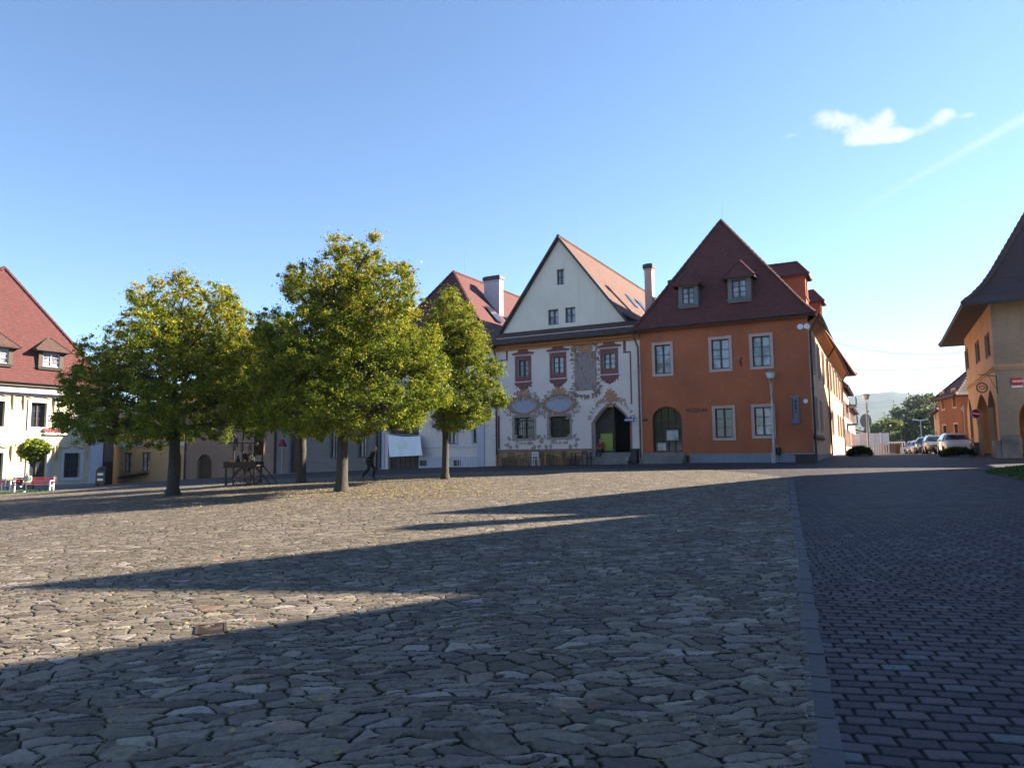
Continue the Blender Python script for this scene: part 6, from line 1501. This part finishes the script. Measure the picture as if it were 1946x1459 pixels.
# ---------------- old cart under the trees
CP = gnd(468, 922); cz = CP.z; cfr = rotframe((CP.x, CP.y, cz), 2)
t = thing('wooden_cart', 'dark old wooden cart with spoked wheels and a framed rack, under the trees', 'cart', (CP.x, CP.y, cz)); s_ = CP.y/F_PX
W0, W1 = (432-468)*s_, (493-468)*s_
q = MB(cfr); q.box(W0, W1, -.5, .5, .95, 1.03); q.box(W0, W1, -.54, -.5, .88, 1.18); q.box(W0, W1, .5, .54, .88, 1.18); q.box(W0, W0+.05, -.5, .5, 1.03, 1.2); q.build('cart_bed', M['darkwood'], t)
for sy in (-.62, .62):
    wc = Frame(cfr((468+2-468)*s_, sy, .43), cfr.a, cfr.c, cfr.b); q = MB(wc); R1 = .42
    q.tube([(R1*math.cos(2*math.pi*k/24), R1*math.sin(2*math.pi*k/24), 0) for k in range(25)], .04, 6, cap=False); wh = q.build('wheel', M['darkwood'], t); q = MB(wc)
    for k in range(10): a = 2*math.pi*k/10; q.tube([(0, 0, 0), (R1*math.cos(a), R1*math.sin(a), 0)], .018, 5)
    q.lathe((0, 0, -.07), [(.07, 0), (.09, .07), (.07, .14)], 10); q.build('spokes', M['wood'], wh)
q = MB(cfr); q.tube([(.07, -.62, .43), (.07, .62, .43)], .035, 6); q.build('axle', M['iron'], t)
for x in (W0+.1, W1-.1):
    for y in (-.45, .45): q = MB(cfr); q.box(x-.035, x+.035, y-.035, y+.035, 0, .95); q.build('leg', M['darkwood'], t)
q = MB(cfr); q.tube([(W0+.15, -.5, .05), (W0+.95, -.5, .9)], .03, 5); q.tube([(W1+.0, -.5, .95), (W1+.75, -.5, .05)], .035, 5); q.tube([(W1, .5, .95), (W1+.75, .5, .05)], .035, 5); q.build('strut', M['darkwood'], t)
q = MB(cfr)
for x in (W0+.08, W0+.55, W1-.45, W1-.06): q.box(x-.03, x+.03, .42, .48, 1.03, 2.75)
q.box(W0-.7, W1+.1, .41, .49, 2.1, 2.15); q.box(W0, W1, .41, .49, 2.7, 2.76); q.box(W1-.45, W1+.05, .3, .5, 1.5, 2.55); q.build('rack', M['darkwood'], t)
rc = random.Random(5)
for k in range(7):
    x = W0+.2+k*.2; q = MB(cfr); hh = rc.uniform(.2, .55); q.lathe((x, .2, 1.03 if k % 2 else 2.15-hh), [(.03, 0), (.09, .05), (.11, hh*.5), (.05, hh*.85), (.06, hh)], 10)
    tag(q.build('earthen_jug', M['iron'] if k % 2 else M['stone'], loc=None), 'dark hanging or standing vessel on the rack of the old cart', 'jug', 'vessels on the old cart')
# flower tub and red parasol top before the grey house
P = F4.bb(529, 835, 544, 846, 1.5); pc = F4((P[0]+P[1])/2, 1.5, 0); zc = g(pc.x, pc.y)
t = thing('parasol', 'small folded dark red parasol before the door of the grey house', 'parasol', (pc.x, pc.y, zc)); f_ = Frame((pc.x, pc.y, zc), (1, 0, 0), (0, 1, 0), (0, 0, 1)); hp = P[3]-zc; q = MB(f_); q.tube([(0, 0, 0), (0, 0, hp-.1)], .025, 6); q.build('pole', M['metal'], t); q = MB(f_); q.lathe((0, 0, hp-.55), [(.34, 0), (.36, .06), (.22, .38), (.03, .6)], 8); q.build('canopy', plain('wine_red_cloth', (.22, .015, .03), .8), t)
# fallen leaves under the trees
rl = random.Random(77); q = MB()
for k in range(5200):
    if rl.random() < .75: px, py = rl.gauss(760, 120), rl.uniform(903, 948)
    else: px, py = rl.gauss(420, 200), rl.uniform(925, 975)
    if not (0 < px < 1150): continue
    P = gnd(px, py)
    if rl.random() > 1.1-abs(py-925)/60: continue
    a = rl.uniform(0, 6.3); s = rl.uniform(.025, .05); u_ = Vector((math.cos(a), math.sin(a), rl.uniform(-.3, .3)))*s; v_ = Vector((-math.sin(a), math.cos(a), rl.uniform(-.3, .5)))*s*.6; P = P+Vector((0, 0, .035))
    q.face([P-u_, P+v_, P+u_, P-v_], raw=True)
for k in range(60):
    P = gnd(rl.uniform(150, 1500), rl.uniform(1100, 1459)) + Vector((0, 0, .03)); a = rl.uniform(0, 6.3); s = rl.uniform(.012, .03); u_ = Vector((math.cos(a), math.sin(a), .1))*s; v_ = Vector((-math.sin(a), math.cos(a), .3))*s*.6; q.face([P-u_, P+v_, P+u_, P-v_], raw=True)
struct(q.build('fallen_leaves', plain('dry_yellow_leaves', (.30, .20, .05), .8, 0, .5, scale=25), loc=(0, 0, 0)), 'stuff')
# ================================================================ people
def skin_mesh(name, P, E, Rd, m, parent, fr, sub=1):
    """one continuous surface grown round a skeleton of joints P, edges E, radii Rd"""
    me = bpy.data.meshes.new('tmp'); keys = list(P); me.from_pydata([tuple(fr(*P[k])) for k in keys], [(keys.index(a), keys.index(b)) for a, b in E], [])
    o = bpy.data.objects.new('tmp', me); SC.collection.objects.link(o); md = o.modifiers.new('s', 'SKIN'); md.use_smooth_shade = True
    if not me.skin_vertices: me.skin_vertices.new()
    for i, k in enumerate(keys):
        r = Rd[k]; me.skin_vertices[0].data[i].radius = r if isinstance(r, tuple) else (r, r); me.skin_vertices[0].data[i].use_root = (i == 0)
    if sub: sb_ = o.modifiers.new('b', 'SUBSURF'); sb_.levels = sub; sb_.render_levels = sub
    bpy.context.view_layer.update(); me2 = bpy.data.meshes.new_from_object(o.evaluated_get(bpy.context.evaluated_depsgraph_get())); bpy.data.objects.remove(o)
    V = [tuple(v.co) for v in me2.vertices]; F_ = [tuple(p.vertices) for p in me2.polygons]; bpy.data.meshes.remove(me2)
    q = MB(); q.v = V; q.f = F_; return q.build(name, m, parent, smooth=True)
STAND = dict(pel=(0, 0, .95), waist=(0, .0, 1.10), chest=(0, .01, 1.32), neck=(0, .0, 1.48), head=(0, .02, 1.58), crown=(0, .01, 1.69),
    shL=(-.18, 0, 1.42), elL=(-.24, -.03, 1.14), wrL=(-.25, .06, .90), shR=(.18, 0, 1.42), elR=(.24, -.03, 1.14), wrR=(.25, .06, .90),
    hiL=(-.09, 0, .90), knL=(-.10, .02, .50), anL=(-.11, -.02, .09), toL=(-.12, .15, .03), hiR=(.09, 0, .90), knR=(.10, .02, .50), anR=(.11, -.02, .09), toR=(.12, .15, .03))
RAD = dict(pel=(.15, .11), waist=(.135, .10), chest=(.16, .115), neck=.055, head=(.078, .095), crown=(.06, .07), shL=.062, elL=.043, wrL=.028, shR=.062, elR=.043, wrR=.028, hiL=.088, knL=.056, anL=.038, toL=.03, hiR=.088, knR=.056, anR=.038, toR=.03)
EDG = [('pel', 'waist'), ('waist', 'chest'), ('chest', 'neck'), ('neck', 'head'), ('head', 'crown'), ('chest', 'shL'), ('shL', 'elL'), ('elL', 'wrL'), ('chest', 'shR'), ('shR', 'elR'), ('elR', 'wrR'),
    ('pel', 'hiL'), ('hiL', 'knL'), ('knL', 'anL'), ('anL', 'toL'), ('pel', 'hiR'), ('hiR', 'knR'), ('knR', 'anR'), ('anR', 'toR')]
def person(label, loc, az, pose, top, legs, hair, shoes=None, long_hair=False):
    fr = rotframe(loc, az); t = thing('person', label, 'person', tuple(loc)); P = dict(STAND); P.update(pose); Rd = dict(RAD); E_ = list(EDG)
    V3 = lambda k: Vector(P[k])
    up = (V3('crown')-V3('neck')).normalized(); fw = Vector((0, 1, 0)); fw = (fw-up*fw.dot(up)).normalized(); sd_ = fw.cross(up)
    hc = V3('head')
    P['nose'] = tuple(hc+fw*.115+up*.0); Rd['nose'] = .014; E_.append(('head', 'nose'))
    for s, n in ((-1, 'earL'), (1, 'earR')): P[n] = tuple(hc+sd_*s*.088+up*.01); Rd[n] = .016; E_.append(('head', n))
    for S_ in 'LR':
        w_, e_ = V3('wr'+S_), V3('el'+S_); d = (w_-e_).normalized(); s = -1 if S_ == 'L' else 1
        ac = d.cross(fw) if d.cross(fw).length > .2 else d.cross(up); ac.normalize(); dn = d.cross(ac)
        P['pa'+S_] = tuple(w_+d*.055); Rd['pa'+S_] = (.034, .016); E_.append(('wr'+S_, 'pa'+S_))
        for i, l in enumerate((.062, .074, .070, .055)):
            b_ = w_+d*.085+ac*(i-1.5)*.019; k1, k2 = 'f%s%d' % (S_, i), 'g%s%d' % (S_, i)
            P[k1] = tuple(b_+d*l*.5+dn*.006); P[k2] = tuple(b_+d*l*.85+dn*.03); Rd[k1] = .0085; Rd[k2] = .007; E_ += [('pa'+S_, k1), (k1, k2)]
        P['t'+S_] = tuple(w_+d*.06-ac*.05+dn*.015); Rd['t'+S_] = .009; E_.append(('pa'+S_, 't'+S_))
    body = skin_mesh('body', P, E_, Rd, M['skin'], t, fr)
    J = {k: P[k] for k in ('pel', 'waist', 'chest', 'shL', 'elL', 'shR', 'elR')}
    J['nk'] = tuple(V3('chest').lerp(V3('neck'), .75)); J['wrL'] = tuple(V3('wrL')); J['wrR'] = tuple(V3('wrR'))
    rj = dict(pel=(.19, .155), waist=(.185, .15), chest=(.205, .165), shL=.080, elL=.058, shR=.080, elR=.058, nk=.075, wrL=.043, wrR=.043)
    skin_mesh('jacket', J, [('pel', 'waist'), ('waist', 'chest'), ('chest', 'nk'), ('chest', 'shL'), ('shL', 'elL'), ('elL', 'wrL'), ('chest', 'shR'), ('shR', 'elR'), ('elR', 'wrR')], rj, top, t, fr)
    J = {k: P[k] for k in ('pel', 'hiL', 'knL', 'anL', 'hiR', 'knR', 'anR')}
    skin_mesh('trousers', J, [('pel', 'hiL'), ('hiL', 'knL'), ('knL', 'anL'), ('pel', 'hiR'), ('hiR', 'knR'), ('knR', 'anR')], dict(pel=(.165, .125), hiL=.115, knL=.086, anL=.072, hiR=.115, knR=.086, anR=.072), legs, t, fr)
    for S_ in 'LR': skin_mesh('shoe', {'a': P['an'+S_], 'b': tuple(V3('an'+S_).lerp(V3('to'+S_), .6)), 'c': P['to'+S_]}, [('a', 'b'), ('b', 'c')], dict(a=.052, b=.048, c=.040), shoes or M['blackp'], t, fr)
    H = {'a': tuple(hc+up*.06-fw*.02), 'b': tuple(hc-fw*.045+up*.01), 'c': tuple(hc-fw*.05-up*(.14 if long_hair else .05))}
    skin_mesh('hair', H, [('a', 'b'), ('b', 'c')], dict(a=(.098, .098), b=(.098, .085), c=(.07, .045)), hair, t, fr)
    ey = MB(fr)
    for s in (-1, 1): c = hc+fw*.086+sd_*s*.032+up*.022; ey.lathe(tuple(c-Vector((0, 0, .008))), [(.004, 0), (.009, .008), (.004, .016)], 8)
    ey.build('eyes', M['blackp'], t); return t
darkcl = plain('black_cloth', (.018, .018, .020), .85); navy = plain('dark_blue_cloth', (.022, .026, .045), .85); redcl = plain('dark_red_cloth', (.22, .02, .022), .85); palecl = plain('pale_green_grey_cloth', (.30, .34, .28), .85)
blackhair = plain('dark_hair', (.02, .015, .012), .7); greyhair = plain('brown_hair', (.12, .07, .04), .7)
SITL = dict(pel=(0, 0, .50), waist=(0, -.02, .66), chest=(0, -.02, .88), neck=(0, 0, 1.04), head=(0, .03, 1.14), crown=(0, .03, 1.25), shL=(-.18, -.01, .98), elL=(-.23, .04, .72), wrL=(-.12, .24, .66), shR=(.18, -.01, .98), elR=(.23, .04, .72), wrR=(.12, .24, .66),
    hiL=(-.09, .04, .50), knL=(-.11, .44, .50), anL=(-.11, .46, .09), toL=(-.12, .62, .03), hiR=(.09, .04, .50), knR=(.11, .44, .50), anR=(.11, .46, .09), toR=(.12, .62, .03))
wp = gnd(703, 911)
person('person in black leaning forward in mid-stride, one arm stretched back, behind the tallest tree', wp, 86, dict(pel=(0, 0, .92), waist=(0, .05, 1.08), chest=(0, .14, 1.28), neck=(0, .20, 1.44), head=(0, .26, 1.53), crown=(0, .27, 1.65), shL=(-.17, .15, 1.38), elL=(-.22, .0, 1.13), wrL=(-.20, -.22, 1.03), shR=(.17, .15, 1.38), elR=(.22, .02, 1.12), wrR=(.2, -.20, 1.0),
    hiL=(-.09, 0, .88), knL=(-.09, .22, .50), anL=(-.09, .14, .09), toL=(-.09, .30, .03), hiR=(.09, -.02, .88), knR=(.09, -.06, .48), anR=(.09, -.38, .20), toR=(.09, -.26, .06)), darkcl, darkcl, blackhair)
seat = dict(SITL); seat['anR'] = (.03, .62, .38); seat['toR'] = (.02, .78, .40); seat['knR'] = (.06, .40, .60)
pb = rotframe((bp.x, bp.y, bp.z), -8)(-.30, .06, -.03); f0 = 172
person('person with brown hair and pale top sitting cross-legged on the red bench', (pb.x, pb.y, pb.z), f0, seat, palecl, navy, greyhair, M['whitep'])
bb_ = MB(rotframe((bp.x, bp.y, bp.z), -8)); bb_.tube([(-.75, .05, .47), (-.75, .06, .60), (-.74, .07, .74), (-.73, .07, .80)], [.15, .19, .15, .06], 12); tag(bb_.build('handbag', redcl, smooth=True), 'dark red bag lying on the red bench beside the seated person', 'bag')
cs = cfr(.0, .10, .58); person('person in black seated on the bed of the old cart, back to the light', tuple(cs), 165, SITL, darkcl, darkcl, blackhair)
dz = dh0; ps2 = WFc(WFc.uv(1143, 850)[0], .10, 0); sitlow = {k: (v[0], v[1], v[2]-.42 if k not in ('anL', 'anR', 'toL', 'toR') else v[2]-.30) for k, v in SITL.items()}; sitlow['knL'] = (-.11, .40, .18); sitlow['knR'] = (.11, .40, .18)
person('person in a dark red jacket sitting on the threshold of the pointed archway', (ps2.x, ps2.y, dz+.02), math.degrees(math.atan2(WFc.b.x, WFc.b.y)), sitlow, redcl, darkcl, blackhair)

# ================================================================ air
hz = MB(); hz.box(-4300, 4300, -4300, 4300, -6, 215); ho = hz.build('haze', None, loc=(0, 0, 0)); struct(ho, 'stuff')
hm_ = bpy.data.materials.new('thin_haze'); hm_.use_nodes = True; t = hm_.node_tree; t.nodes.clear(); out = t.nodes.new('ShaderNodeOutputMaterial'); pv = t.nodes.new('ShaderNodeVolumePrincipled')
pv.inputs['Density'].default_value = .00013; pv.inputs['Color'].default_value = (.58, .76, 1.0, 1); pv.inputs['Anisotropy'].default_value = .2; t.links.new(pv.outputs[0], out.inputs['Volume']); ho.data.materials.append(hm_)
